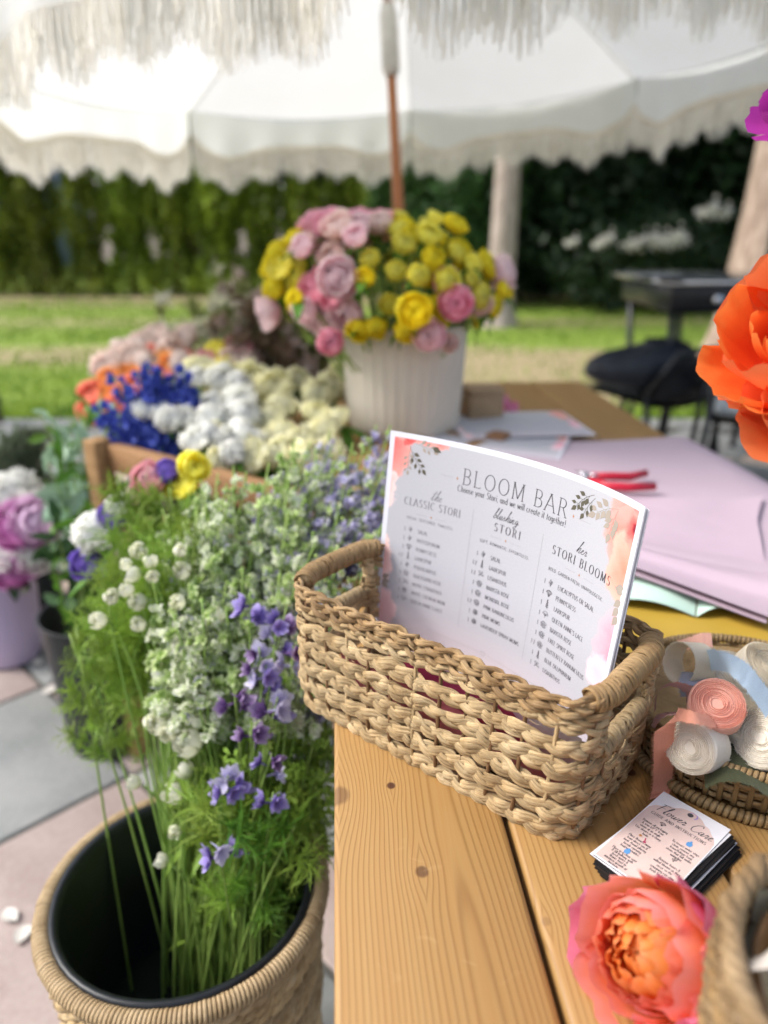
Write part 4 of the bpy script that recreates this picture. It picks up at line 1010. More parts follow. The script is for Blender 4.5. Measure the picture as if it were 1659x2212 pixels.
def pleaf(ink, x, y, a, L, w_=.36, skew=.1):
    ca, sa = cos(a), sin(a)
    sh = [(0, 0), (.22, w_*.7), (.5, w_), (.75, w_*.62), (1.1, skew*.4), (.75, -w_*.5), (.5, -w_*.85), (.22, -w_*.65)]
    ink.poly([(x+L*(p*ca-q*sa), y+L*(p*sa+q*ca)) for p, q in sh])
def spray(ink, x, y, a, L, n, lw=.0062, bend=.3):
    pts = [(x+L*t*cos(a+bend*t), y+L*t*sin(a+bend*t)) for t in [i/8 for i in range(9)]]
    ink.stroke(pts, .00035)
    for i in range(n):
        k = int(2+i*(6/n)); sg = -1 if i % 2 else 1; aa = a+bend*k/8+sg*.75; q = pts[k]
        ink.stroke([q, (q[0]+.0025*cos(aa), q[1]+.0025*sin(aa))], .0003); pleaf(ink, q[0]+.0025*cos(aa), q[1]+.0025*sin(aa), aa, lw*(1-.05*i))
    pleaf(ink, *pts[-1], a+bend, lw)
spray(Lf, X_(.082), Y_(.945), -1.15, .026, 6, bend=.25); spray(Lg, X_(.085), Y_(.945), -1.75, .024, 6, .0048, .15); spray(Lg, X_(.10), Y_(.962), -.15, .022, 5, .0055, -.1); pleaf(Lf, X_(.172), Y_(.955), -.35, .009)
spray(Lf, X_(.80), Y_(.955), 3.5, .022, 6, .0062, .35); spray(Lf, X_(.805), Y_(.945), -2.3, .018, 4, .006, .2)
spray(Lg, X_(.90), Y_(.945), 3.3, .026, 6, .0085, .3); spray(Lg, X_(.90), Y_(.94), -2.0, .020, 5, .0085, .2)
for (u, v, a) in ((.985, .70, 3.5), (.985, .675, 2.9), (.985, .65, 3.9), (.982, .62, 4.1), (.985, .59, 4.2)): pleaf(Lg, X_(u), Y_(v), a, .0095)
for (u, v, a) in ((.02, .29, .5), (.02, .275, .0), (.02, .265, -.6)): pleaf(Lg, X_(u), Y_(v), a, .0085)
for nm, ink, mt in (('printed_text', I_main, BLACK_INK), ('printed_text', Fa, ink_mat('blur_pale_ink', (.23, .22, .24))), ('printed_rules', Gk, GREY_INK), ('printed_stars', Go, GOLD_INK), ('printed_leaves', Lf, LEAF_INK), ('printed_leaves', Lg, LEAF_INK2)):  # left column ink paled in colour to imitate lens blur
    ob(nm, ink.mb.mesh(nm, mt, False), menu)

# pink card and a folded pink flyer lying in the basket in front of the menus
PINK = plain('pink_card', (.86, .28, .38), (.80, .22, .33), .55, 20, rv=.03)
WH = plain('white_card', (.84, .84, .87), None, .5, 20, rv=0)
def in_basket(name, pts, mat, lb, cat='flyer'):
    mb = M()
    p00, p10, p01, p11 = [Vector(p) for p in pts]
    nn = (p10-p00).cross(p01-p00).normalized()
    for d in (0, .0006): mb.grid(10, 6, lambda u, v: (p00*(1-u)+p10*u)*(1-v)+(p01*(1-u)+p11*u)*v+nn*(d+.004*sin(pi*u)*sin(pi*v)))
    return ob(name, mb.mesh(name, mat), None, BC, BANG, label=lb, cat=cat)
in_basket('pink_flyer', [(-.10, -.030, .016), (.118, -.028, .016), (-.105, -.050, .078), (.128, -.050, .050)], PINK, 'bright pink flyer lying inside the woven basket, seen through the weave')
in_basket('pink_flyer', [(-.05, -.020, .03), (.09, -.018, .03), (-.055, -.040, .088), (.07, -.042, .082)], plain('deep_pink_card', (.75, .12, .30), None, .5, 20, rv=0), 'deep pink leaflet leaning behind the bright pink flyer in the woven basket', 'leaflet')
in_basket('white_leaflet', [(-.03, -.008, .014), (.125, -.006, .014), (-.03, -.030, .085), (.128, -.030, .07)], WH, 'small white leaflet between the pink flyer and the menus in the basket', 'leaflet')

# ================================================================== THINGS ON THE TABLE, RIGHT
def rope_ring(r, z, rr, period, mat, name, parent, amp=.5, jit=.1, strands=2, flat=1.0, k=6):
    mb = M(); circ = 2*pi*r; nper = max(6, round(circ/period)); n = nper*6
    for s in range(strands):
        pts = []; rad = []
        for i in range(n):
            a = 2*pi*i/n; ph = 2*pi*nper*i/n+2*pi*s/strands; nz = noise.noise(Vector((cos(a)*r*40, sin(a)*r*40, z*50+s*3)))
            q = r+rr*amp*cos(ph)*flat+rr*jit*nz; pts.append(Vector((q*cos(a), q*sin(a), z+rr*amp*sin(ph)+rr*jit*nz))); rad.append(rr*(.72+.25*nz))
        tube(mb, pts, rad, k, closed=True)
    return ob(name, mb.mesh(name, mat), parent)
def wrapped_ring(r, z, rr, pitch, wr, mat, name, parent, a0=0, a1=2*pi):
    mb = M(); N = int(r*(a1-a0)/pitch*10); pts = []; ups = []
    for i in range(N+1):
        a = a0+(a1-a0)*i/N; th = 2*pi*i/10; j = 1+.10*noise.noise(Vector((i//10*1.3, r*9, 2)))
        o = Vector((cos(a)*cos(th), sin(a)*cos(th), sin(th))); pts.append(Vector((r*cos(a), r*sin(a), z))+o*rr*j); ups.append(o)
    tube(mb, pts, wr, 5, ups=ups, flat=.5); c = ob(name, mb.mesh(name, mat), parent)
    mb = M(); tube(mb, [Vector((r*cos(a0+(a1-a0)*i/48), r*sin(a0+(a1-a0)*i/48), z)) for i in range(49)], rr*.95, 8); ob('core', mb.mesh('core', mat), c)
    return c

# round rattan tray: splints woven over stakes, wrapped rim and foot
TC = Vector((.315, .540, TOP)); tray = thing('rattan_tray', TC, 'round woven rattan tray heaped with frayed silk ribbons beside the big basket', 'tray')
wrapped_ring(.104, .0435, .0036, .0042, .0021, RATTAN, 'rim', tray); wrapped_ring(.103, .0045, .0042, .0046, .0022, RATTAN, 'foot', tray)
for i in range(7):
    z = .0105+i*.0046; mb = M(); n = 240; pts = []; ups = []
    for j in range(n):
        a = 2*pi*j/n; st = sin(a*30+(i % 2)*pi); pts.append(Vector(((.0965+.0008*i+.0013*st)*cos(a), (.0965+.0008*i+.0013*st)*sin(a), z))); ups.append(Vector((cos(a), sin(a), 0)))
    tube(mb, pts, .0023, 6, ups=ups, flat=.4, closed=True); ob('splint', mb.mesh('splint', RATTAN), tray)
stk = M(); n = 6
tube(stk, [Vector((.0985+.0006*i, 0, .008+.0072*i)) for i in range(6)], .0023, 6, ups=[Vector((1, 0, 0))]*6, flat=.35); stk = stk.mesh('stake', RATTAN)
for i in range(60): ob('stake', stk, tray, (0, 0, 0), 2*pi*i/60)
mb = M(); lathe(mb, [(0, .006), (.07, .006), (.094, .008), (.095, .04), (.0925, .04), (.0915, .011), (0, .0095)], 36); ob('bottom', mb.mesh('bottom', RATTAN), tray)

def ribbon_mat(name, c1, c2):
    m, nt, b = new_mat(name); g = NG(nt); uv = g.n('UVMap').outputs[0]
    f = g.noise(g.mapv(uv, (900, 14, 1)), 1.0, 2, .6); w2 = g.noise(g.mapv(uv, (30, 60, 1)), 1.0, 2, .6)
    col = g.ramp(g.math('MULTIPLY_ADD', f, .6, g.math('MULTIPLY', w2, .4)), [(.35, c2), (.62, c1)])
    nt.links.new(col, b.inputs['Base Color']); b.inputs['Roughness'].default_value = .8; b.inputs['Sheen Weight'].default_value = .15
    nt.links.new(g.bump(w2, .5, .0006), b.inputs['Normal'])
    t = g.n('BsdfTranslucent'); nt.links.new(col, t.inputs[0]); mx = g.n('MixShader'); mx.inputs[0].default_value = .25
    nt.links.new(b.outputs[0], mx.inputs[1]); nt.links.new(t.outputs[0], mx.inputs[2]); nt.links.new(mx.outputs[0], nt.nodes['Material Output'].inputs[0])
    return m
R_PEACH = ribbon_mat('peach_silk', (.90, .52, .41), (.86, .45, .34)); R_CREAM = ribbon_mat('cream_silk', (.88, .80, .64), (.82, .72, .55)); R_WHITE = ribbon_mat('ivory_silk', (.90, .85, .75), (.84, .78, .66))
R_MAUVE = ribbon_mat('dusty_pink_silk', (.60, .33, .30), (.52, .27, .25)); R_BLUE = ribbon_mat('pale_blue_silk', (.50, .62, .72), (.42, .54, .65)); R_OLIVE = ribbon_mat('olive_silk', (.075, .085, .035), (.05, .06, .024)); R_LAV = ribbon_mat('grey_blue_silk', (.36, .38, .48), (.3, .32, .42)); R_SALM = ribbon_mat('salmon_silk', (.80, .36, .24), (.72, .29, .19))
def fray(edge, outd, mat, parent, dens=2500, L=.0022, sd=1):
    mb = M(); r = random.Random(sd); tot = 0
    for i in range(len(edge)-1):
        a, b = edge[i], edge[i+1]; d = (b-a).length; k = d*dens; cnt = int(k)+(r.random() < k % 1)
        for _ in range(cnt):
            p = a.lerp(b, r.random()); t = (b-a).normalized(); l = L*r.uniform(.4, 1.5); e = p+outd[i]*l+t*r.uniform(-.8, .8)*l; w = t*.00014
            mb.add([p-w, p+w, e], [(0, 1, 2)])
    ob('frayed_threads', mb.mesh('frayed_threads', mat, False), parent, kind='stuff')
def roll(loc, axis, R, W, mat, lb, tail=None, r0=.004, turns=None, sd=1):
    R *= .97; q = align(axis); t = thing('ribbon_roll', loc, lb, 'ribbon', rot=q)
    turns = turns or int((R-r0)/.0014); N = turns*30; r = random.Random(sd)
    pts = []
    for i in range(N+1):
        a = 2*pi*i/30; rr = r0+(R-r0)*i/N+.0004*noise.noise(Vector((cos(a)*2, sin(a)*2, i/30*.7+sd))); pts.append((rr*cos(a), rr*sin(a)*.97))
    def fn(u, v):
        i = int(u*N+.5); x, y = pts[i]; k = i/30
        return (x, y, (v-.5)*W+.0009*noise.noise(Vector((k*3, v*2, sd)))*2+.0016*noise.noise(Vector((k*1.9, sd, 1)))*(abs(v-.5) > .4))
    mb = M(); mb.grid(N, 4, fn, uvf=lambda u, v: (u*N*2*pi*R*.6/30, v)); ob('coiled_strip', mb.mesh('coiled_strip', mat), t)
    mb = M(); lathe(mb, [(0, W/2-.0012), (R*.97, W/2-.0012), (R*.985, W/2-.003), (R*.985, -W/2+.003), (R*.97, -W/2+.0012), (0, -W/2+.0012)], 30)
    if turns > 4: ob('packed_core', mb.mesh('packed_core', mat), t)
    for vv, sgn in ((1, 1), (0, -1)):
        ed = [Vector(fn(i/N, vv)) for i in range(0, N+1)]; fray(ed, [Vector((p.x*15, p.y*15, sgn*1.1)) for p in ed], mat, t, 1500, .0014, sd)
    return t
def strip(pts, wd, mat, lb, cat='ribbon', name='ribbon_strip', up=None, fr=True, sd=1):
    """pts world centre line, wd list of half-width vectors"""
    P_ = [Vector(p) for p in pts]; c = smooth([tuple(p) for p in P_], 8) if False else None
    n = len(P_); dense = []; dw = []
    for i in range(n-1):
        a, b, c_, d = P_[max(i-1, 0)], P_[i], P_[i+1], P_[min(i+2, n-1)]; wa, wb = Vector(wd[i]), Vector(wd[i+1])
        for k in range(8):
            t = k/8; dense.append(.5*((2*b)+(c_-a)*t+(2*a-5*b+4*c_-d)*t*t+(3*b-a-3*c_+d)*t**3)); dw.append(wa.lerp(wb, t))
    dense.append(P_[-1]); dw.append(Vector(wd[-1])); o = P_[0].copy(); N = len(dense)-1
    L = [0]
    for i in range(N): L.append(L[-1]+(dense[i+1]-dense[i]).length)
    t = thing(name, o, lb, cat); mb = M()
    def fn(u, v):
        i = int(u*N+.5); return dense[i]-o+dw[i]*(v*2-1)*(1+.05*noise.noise(Vector((i*.6, v*3, sd))))+Vector((0, 0, .0012*noise.noise(Vector((i*.5, v*2.5, sd+4)))))
    mb.grid(N, 6, fn, uvf=lambda u, v: (L[int(u*N+.5)], v)); ob('silk', mb.mesh('silk', mat), t)
    if fr:
        for vv, sg in ((1, 1), (0, -1)): ed = [Vector(fn(i/N, vv)) for i in range(N+1)]; fray(ed, [dw[i].normalized()*sg for i in range(N+1)], mat, t, 3000, .0024, sd+vv)
    return t
Z = TOP
roll(P(1547, 1527, Z+.078), (-.25, -.55, .8), .0215, .017, R_PEACH, 'large coiled peach ribbon roll lying on top of the heap, spiral facing up', sd=1)
roll(P(1597, 1552, Z+.055), (.1, -.35, .9), .028, .022, R_CREAM, 'cream ribbon roll directly beneath the peach roll', sd=2)
roll(P(1508, 1612, Z+.052), (-.75, -.55, .35), .021, .026, R_WHITE, 'ivory ribbon roll resting on the near left rim of the tray', sd=3)
roll(P(1489, 1432, Z+.070), (-.85, -.35, .25), .0195, .024, R_CREAM, 'loose cream ribbon roll standing on edge at the far left of the tray', r0=.0165, turns=2, sd=4)
roll(P(1660, 1600, Z+.060), (-.8, -.3, .5), .024, .02, R_WHITE, 'ivory ribbon roll at the right edge of the photo', sd=5)
roll(P(1650, 1455, Z+.066), (.3, -.4, .85), .027, .022, R_CREAM, 'cream ribbon roll under the pale blue strip at the far side of the tray', sd=6)
roll(P(1570, 1462, Z+.058), (.1, -.5, .8), .022, .02, R_WHITE, 'ivory ribbon roll behind the peach roll', sd=7)
def pz(*a): return [P(x, y, Z+z) for x, y, z in a]
strip(pz((1527, 1425, .075), (1560, 1428, .098), (1592, 1442, .103), (1625, 1475, .098), (1665, 1530, .085)), [(.0, .009, .004)]*2+[(.006, .007, .003)]*3, R_BLUE, 'pale blue ribbon strip draped across the far side of the heap', sd=8)
strip(pz((1545, 1560, .075), (1500, 1550, .088), (1462, 1545, .080), (1437, 1575, .066), (1434, 1615, .050), (1433, 1660, .024), (1430, 1700, .004), (1424, 1722, .002)), [(.002, .007, 0)]*2+[(.004, .008, 0)]+[(.0085, .003, 0)]*5, R_SALM, 'salmon pink ribbon tail hanging over the tray rim onto the table', sd=9)
strip(pz((1415, 1535, .040), (1420, 1495, .066), (1450, 1478, .078), (1488, 1490, .074), (1492, 1515, .062)), [(.002, .006, -.006)]*2+[(.001, .009, -.008)]*3, R_MAUVE, 'dusty pink ribbon folded at the left of the tray', sd=10)
strip(pz((1408, 1570, .048), (1425, 1548, .056), (1455, 1540, .062), (1480, 1545, .058)), [(.002, .010, -.006)]*4, R_MAUVE, 'second dusty pink ribbon fold lower at the left tray rim', sd=11)
strip(pz((1500, 1452, .06), (1497, 1478, .066), (1500, 1505, .055)), [(.011, 0, 0)]*3, R_LAV, 'short grey blue ribbon end between the cream and peach rolls', sd=12)
strip(pz((1465, 1397, .055), (1490, 1388, .074), (1515, 1384, .082), (1538, 1382, .084)), [(.001, .007, .001)]*2+[(.003, .010, .001)]*2, R_PEACH, 'peach ribbon end sticking out behind the loose cream roll', sd=13)
strip(pz((1520, 1665, .036), (1560, 1640, .046), (1610, 1645, .046), (1670, 1690, .040)), [(.004, .014, .004), (.008, .022, .002), (.008, .026, 0), (.006, .022, 0)], R_OLIVE, 'dark olive ribbon lying between the ivory rolls at the near rim', sd=14)
strip(pz((1600, 1600, .03), (1640, 1570, .05), (1680, 1560, .05)), [(.004, .012, .004)]*3, R_MAUVE, 'dusty pink ribbon deep in the heap behind the right ivory roll', sd=15)

# sheets lying on the table
def flat_sheet(name, rows_, z, mat, lb, cat, bumpf=None, n=14, th=.0006):
    """rows_: list of (left, right) world xy from near to far"""
    mb = M(); K = len(rows_)-1
    def fn(u, v, dz=0):
        k = min(int(v*K), K-1); f = v*K-k
        a = Vector(rows_[k][0]).lerp(Vector(rows_[k+1][0]), f); b = Vector(rows_[k][1]).lerp(Vector(rows_[k+1][1]), f); p = a.lerp(b, u)
        return (p.x, p.y, z+dz+(bumpf(u, v, p) if bumpf else 0))
    mb.grid(n, n, fn); mb.grid(n, n, lambda u, v: fn(u, v, -th))
    return ob(name, mb.mesh(name, mat), None, label=lb, cat=cat)
MUST = plain('mustard_paper', (.47, .31, .045), (.42, .27, .035), .55, 5, rv=0)
flat_sheet('mustard_sheet', [((.262, .572), (.60, .535)), ((.235, .80), (.60, .84))], TOP+.0025, MUST, 'mustard yellow wrapping sheet under the ribbon tray', 'paper', lambda u, v, p: .0028*abs(sin(p.x*42+p.y*8))**6+.001*sin(u*5))
flat_sheet('mint_sheet', [((.255, .790), (.352, .752)), ((.33, .94), (.43, .93))], TOP+.008, plain('mint_paper', (.56, .74, .64), (.52, .70, .60), .55, 10, rv=0), 'left leaf of mint green paper peeping out from under the mauve sheet', 'paper', lambda u, v, p: .010*sin(pi*u)*(1-v*.6))
flat_sheet('mint_sheet', [((.354, .752), (.402, .762)), ((.43, .93), (.50, .93))], TOP+.007, bpy.data.materials['mint_paper'], 'right leaf of mint green paper peeping out from under the mauve sheet', 'paper', lambda u, v, p: .009*sin(pi*u)*(1-v*.6))
MAUV = plain('mauve_paper', (.49, .38, .44), (.45, .345, .405), .5, 3, .012, 4, rv=0)
MAUV2 = plain('mauve_paper_two', (.52, .40, .465), (.48, .365, .43), .45, 5, .010, 5, rv=0)
def mvz(u, v, p):
    e = -.010+TW-.0617*p.y
    return .004+.012*(1-v)+.009*math.exp(-((v-.28-.06*u)/.05)**2)+.004*sin(u*4+v*3)-(max(0, p.x-e)**1.4)*1.1
flat_sheet('mauve_sheet', [((.165, .960), (.414, .716)), ((.17, 1.04), (.470, .82)), ((.19, 1.28), (.700, 1.27)), ((.245, 1.49), (.629, 1.515))], TOP+.006, MAUV, 'large mauve wrapping sheet with red shears on it, right of the menus', 'paper', mvz, 26)
flat_sheet('mauve_sheet', [((.175, .965), (.4165, .7185)), ((.18, 1.01), (.452, .785)), ((.20, 1.10), (.545, 1.02)), ((.215, 1.13), (.60, 1.12))], TOP+.0105, MAUV2, 'second mauve sheet overlapping the front edge of the large mauve one', 'paper', lambda u, v, p: mvz(u, v, p)+.002+.004*v*v*sin(u*7)**2, 26)
# secateurs
t = thing('garden_shears', P(1330, 1036, TOP+.025), 'garden shears with red handles lying on the mauve sheet', 'shears')
o = t.location; RED = plain('red_grip', (.50, .012, .035), (.42, .01, .03), .35, 10, rv=0)
for (pts, nm) in ((((1275, 1028), (1320, 1029), (1360, 1030), (1395, 1022)), 'h'), (((1275, 1036), (1310, 1050), (1355, 1053), (1415, 1051)), 'h')):
    mb = M(); tube(mb, [P(x, y, TOP+.026)-o for x, y in pts], [.006, .0075, .0075, .0065], 8); ob('handle', mb.mesh('handle', RED), t)
mb = M(); a = P(1282, 1028, TOP+.027)-o; b = P(1238, 1018, TOP+.027)-o; tube(mb, [a, a.lerp(b, .5)+Vector((0, .006, 0)), b], [.007, .008, .001], 6, ups=[Vector((0, 0, 1))]*3, flat=.25); ob('blade', mb.mesh('blade', STEEL), t)
mb = M(); b2 = P(1246, 1030, TOP+.025)-o; tube(mb, [a, a.lerp(b2, .5)+Vector((0, -.006, 0)), b2], [.007, .007, .001], 6, ups=[Vector((0, 0, 1))]*3, flat=.25); ob('blade', mb.mesh('blade', STEEL), t)
mb = M(); lathe(mb, [(0, .004), (.006, .004), (.006, -.004), (0, -.004)], 10); ob('pivot', mb.mesh('pivot', STEEL), t, a)

# flyers, kraft box and petals by the vase
for i, (x, y, rz, lb) in enumerate(((.235, 1.50, -.35, 'white printed flyer with pink corner beside the ribbed vase, underneath'), (.29, 1.60, .12, 'white printed flyer with pink corner beside the ribbed vase, on top'))):
    mb = M()
    for d in (0, .0004): mb.grid(14, 8, lambda u, v: ((u-.5)*SW, (v-.5)*SH, d+.002*sin(pi*u)))
    mb2 = mb.mesh('flyer', bpy.data.materials['printed_menu']); f = ob('flyer', mb2, None, (x, y, TOP+.012+.004*i), rz, label=lb, cat='flyer')
t = thing('kraft_box', P(1038, 912, TOP), 'small brown kraft card box standing right of the ribbed vase', 'box', rot=.25)
KR = plain('kraft_card', (.38, .26, .15), (.33, .22, .125), .8, 30, rv=0)
mb = M(); box(mb, -.04, .04, -.035, .035, 0, .068, .0012); ob('body', mb.mesh('body', KR), t)
mb = M(); box(mb, -.041, .041, -.036, .036, .0685, .084, .0012); ob('lid', mb.mesh('lid', KR), t)
mb = M(); bloom(mb, [(3, .5, 15, 50, .2), (5, .9, 45, 40, .3)], .02, 3, 3); pkb = mb.mesh('fallen_bloom', plain('pink_petals', (.80, .30, .48), (.7, .2, .38), .6, rv=.1))
for (x, y, lb) in ((1082, 868, 'small pink blossom lying beyond the kraft box, farther of two'), (1102, 884, 'small pink blossom lying beyond the kraft box, nearer of two')): ob('fallen_blossom', pkb, None, P(x, y, TOP+.012), R0.random()*6, 1.0, label=lb, cat='blossom')

# ------------------------------------------------------------------ care cards
CW, CH = .0525, .094
ca = P(1434, 1709, TOP+.013); cb_ = P(1579, 1792, TOP+.013); crz = atan2(cb_.y-ca.y, cb_.x-ca.x)
WCARD = plain('coated_white_card', (.84, .82, .84), None, .35, 20, rv=0); BCARD = plain('black_card_back', (.012, .011, .012), None, .4, 20, rv=0)
def card_mesh():
    mb = M(); mb.add([(0, 0, 0), (CW, 0, 0), (CW, -CH, 0), (0, -CH, 0)], [(3, 2, 1, 0)])
    o = len(mb.v); mb.add([(0, 0, -.0007), (CW, 0, -.0007), (CW, -CH, -.0007), (0, -CH, -.0007), (0, 0, -.00001), (CW, 0, -.00001), (CW, -CH, -.00001), (0, -CH, -.00001)], [(0, 1, 2, 3), (0, 4, 5, 1), (1, 5, 6, 2), (2, 6, 7, 3), (3, 7, 4, 0)])
    me = mb.mesh('care_card', WCARD, False); me.materials.append(BCARD)
    for p in me.polygons:
        if p.index > 0: p.material_index = 1
    return me
cme = card_mesh(); cmb = card_mesh(); cmb.materials[0] = BCARD; NC = 15; cp = 0
rc_ = random.Random(2)
for i in range(NC):
    k = NC-1-i  # depth below the top card
    dx = .0012*min(k, 2)+.0005*k+rc_.uniform(-.0007, .0007) if k else 0; dy = -.0015*min(k, 2)+rc_.uniform(-.0012, .0012) if k else 0
    rz = crz+(0 if k == 0 else (-.05 if k == 1 else rc_.uniform(-.03, .02)-.02))
    off = Matrix.Rotation(crz, 3, 'Z') @ Vector((dx+(.002 if k > 2 else 0), dy, 0))
    c_ = ob('care_card', cmb if k > 1 and k != 6 else cme, None, (ca.x+off.x, ca.y+off.y, TOP+.0016+.0008*i), rz, label=ORD[k]+' black backed card down from the top of the flower care stack' if k else 'top flower care card of the stack with peach arch and black lettering', cat='card', group='flower care cards under the top one' if k else None)
top_card = c_
# print: arch, lettering, pictures
PEACHP = ink_mat('peach_print', (.74, .56, .50), .4); BLUEP = ink_mat('blue_print', (.12, .32, .62), .4); PINKP = ink_mat('raspberry_print', (.52, .05, .13), .4); LILP = ink_mat('lilac_print', (.42, .30, .62), .4)
def cmp_(z): return lambda x, y: Vector((x, y, z))
A = Ink(cmp_(.00008)); pts = []
def cy_(w): return -CH*w
A.poly([(CW*.985, cy_(.30)), (CW*.985, cy_(.985)), (CW*.012, cy_(.985)), (CW*.012, cy_(.32))][::-1])
sc = [(.012, .32), (.02, .24), (.07, .19), (.13, .17), (.20, .125), (.28, .11), (.34, .075), (.42, .055), (.50, .045), (.58, .055), (.66, .075), (.73, .11), (.80, .12), (.87, .165), (.93, .19), (.975, .24), (.985, .30)]
A.poly([(CW*u, cy_(w)) for u, w in sc][::-1]); ob('printed_arch', A.mb.mesh('printed_arch', PEACHP, False), top_card)
K = Ink(cmp_(.00018))
K.script('Flower Care', CW*.10, cy_(.235), .0096, .05, .22, .93)
K.text('GUIDE AND INSTRUCTIONS', CW*.10, cy_(.30), .0030, .06, .14, False, .8, width=CW*.80)
def para(lines, cu, w0, h=.00235, dw=.0345):
    for i, l in enumerate(lines): K.text(l, CW*cu, cy_(w0+dw*i), h, .07, .15, False, .85, track=.02, center=True)
para(['Remove all packaging', '& trim 1/2"-1" from', 'stems at an angle.', 'Use shears or a sharp', 'knife.'], .28, .415)
para(['Place flowers away', 'from direct sun &', 'heat. Avoid placing', 'beside ripening', 'fruit/vegetables.'], .28, .635)
para(['Place in a clean vase', '& fill halfway with', 'fresh water &', 'flower food to', 'minimize growth of', 'bacteria.'], .27, .835, dw=.030)
para(['To ensure water stays', 'clean, remove any', 'leave/foliage from', 'stems that fall under', 'waterline.'], .755, .445)
para(['Remove leaves &', 'wilted blooms as they', 'occur so the', 'remaining can stay', 'fresh for longer.'], .755, .68)
K.icon('umbel', CW*.33, cy_(.345), .0022, .0002); K.icon('sprig', CW*.76, cy_(.60), .0026, .0002)
K.poly([(CW*.50+.0022*cos(i*.5), cy_(.092)+.0022*sin(i*.5)) for i in range(12)])
ob('printed_text', K.mb.mesh('printed_text', BLACK_INK, False), top_card)
L_ = Ink(cmp_(.00026)); L_.stroke(arc(CW*.53, cy_(.088), .0034, .0030, -50, 140), .0003, .0011); ob('printed_swirl', L_.mb.mesh('printed_swirl', LILP, False), top_card)
Bp = Ink(cmp_(.00026))
def vase_ic(cu, w):
    x, y = CW*cu, cy_(w)
    pr = [(.0005, .0032), (.0009, .0026), (.0006, .002), (.0018, .001), (.0021, -.0007), (.0016, -.0022), (.0012, -.0030)]
    Bp.poly([(x+a, y+b) for a, b in pr]+[(x-a, y+b) for a, b in pr[::-1]])
vase_ic(.755, .375); vase_ic(.27, .785); ob('printed_vase', Bp.mb.mesh('printed_vase', BLUEP, False), top_card)
Pp = Ink(cmp_(.00026)); Pp.stroke([(CW*.31, cy_(.57)), (CW*.33, cy_(.605))], .0008); Pp.poly([(CW*.335+.0011*cos(i*.6), cy_(.612)+.0011*sin(i*.6)) for i in range(10)])
ob('printed_thermometer', Pp.mb.mesh('printed_thermometer', PINKP, False), top_card)
Op = Ink(cmp_(.00026)); Op.poly([(CW*.235+.0012*cos(i*.6), cy_(.575)+.0012*sin(i*.6)) for i in range(10)]); ob('printed_sun', Op.mb.mesh('printed_sun', GOLD_INK, False), top_card)

# ------------------------------------------------------------------ the orange and pink rose in front
RO_IN = petal_mat('rose_heart_petal', [(0, (.90, .26, .015)), (.5, (.94, .29, .03)), (.9, (.95, .37, .09)), (1, (.96, .44, .19))], .5, rv=.08, vein=.15)
RO_MID = petal_mat('rose_middle_petal', [(0, (.92, .32, .04)), (.5, (.93, .25, .06)), (.85, (.93, .27, .13)), (1, (.94, .34, .25))], .45, rv=.08, vein=.15)
RO_OUT = petal_mat('rose_outer_petal', [(0, (.94, .40, .07)), (.4, (.94, .30, .07)), (.75, (.95, .33, .13)), (1, (.94, .38, .34))], .35, rv=.08, vein=.15)
RO_PK = petal_mat('rose_guard_petal', [(0, (.82, .28, .10)), (.3, (.78, .07, .09)), (.75, (.82, .10, .20)), (1, (.90, .30, .46))], .3, rv=.08, vein=.18)
rc = P(1418, 2058, TOP+.033)
rose = thing('garden_rose', rc, 'open orange and pink garden rose lying on the near edge of the boards', 'rose', rot=align((-.78, -.36, .50)))
rs = random.Random(21); fR = .0295
spec = [(3, .50, 2, 85, .05, RO_IN), (4, .60, 14, 66, .08, RO_IN), (5, .70, 26, 56, .10, RO_IN), (5, .80, 37, 52, .12, RO_IN), (6, .88, 47, 48, .12, RO_MID), (5, .96, 55, 52, .12, RO_MID), (5, 1.05, 62, 54, .18, RO_OUT), (4, 1.14, 70, 56, .30, RO_OUT), (3, 1.2, 78, 54, .42, RO_PK)]
for li, (cnt, rho, at, hw, curl, mt) in enumerate(spec):
    off_ = rs.random()*6
    for k in range(cnt):
        mb = M(); petal(mb, off_+2*pi*k/cnt+rs.uniform(-.25, .25), radians(at+rs.uniform(-9, 9)), fR*rho*rs.uniform(.94, 1.08), radians(hw*rs.uniform(.8, 1.15)), curl*rs.uniform(.5, 1.5), 11, .055 if li < 4 else .05, rs.random()*1e6, li/9, 1.15)
        mm = RO_OUT if (li == 5 and k % 2) else mt
        ob('petal', mb.mesh('petal', mm), rose)
for k, (azk, at_) in enumerate(((-.5, 60), (.35, 66), (1.2, 72))):
    mb = M(); petal(mb, azk, radians(at_), fR*1.24, radians(42), .40, 11, .05, k*31, 0, 1.15); ob('petal', mb.mesh('petal', RO_PK), rose)
for k in range(5): ob('sepal', leaf_mesh('sepal', GREEN_LEAF, .028, .008, .5), rose, (0, 0, -.030), Matrix.Rotation(2*pi*k/5, 4, 'Z') @ Matrix.Rotation(.2, 4, 'X'))
mb = M(); tube(mb, [(0, 0, -.030), (.004, -.002, -.05), (.01, -.01, -.075)], .0028, 8); ob('stem', mb.mesh('stem', GREEN_STEM), rose)

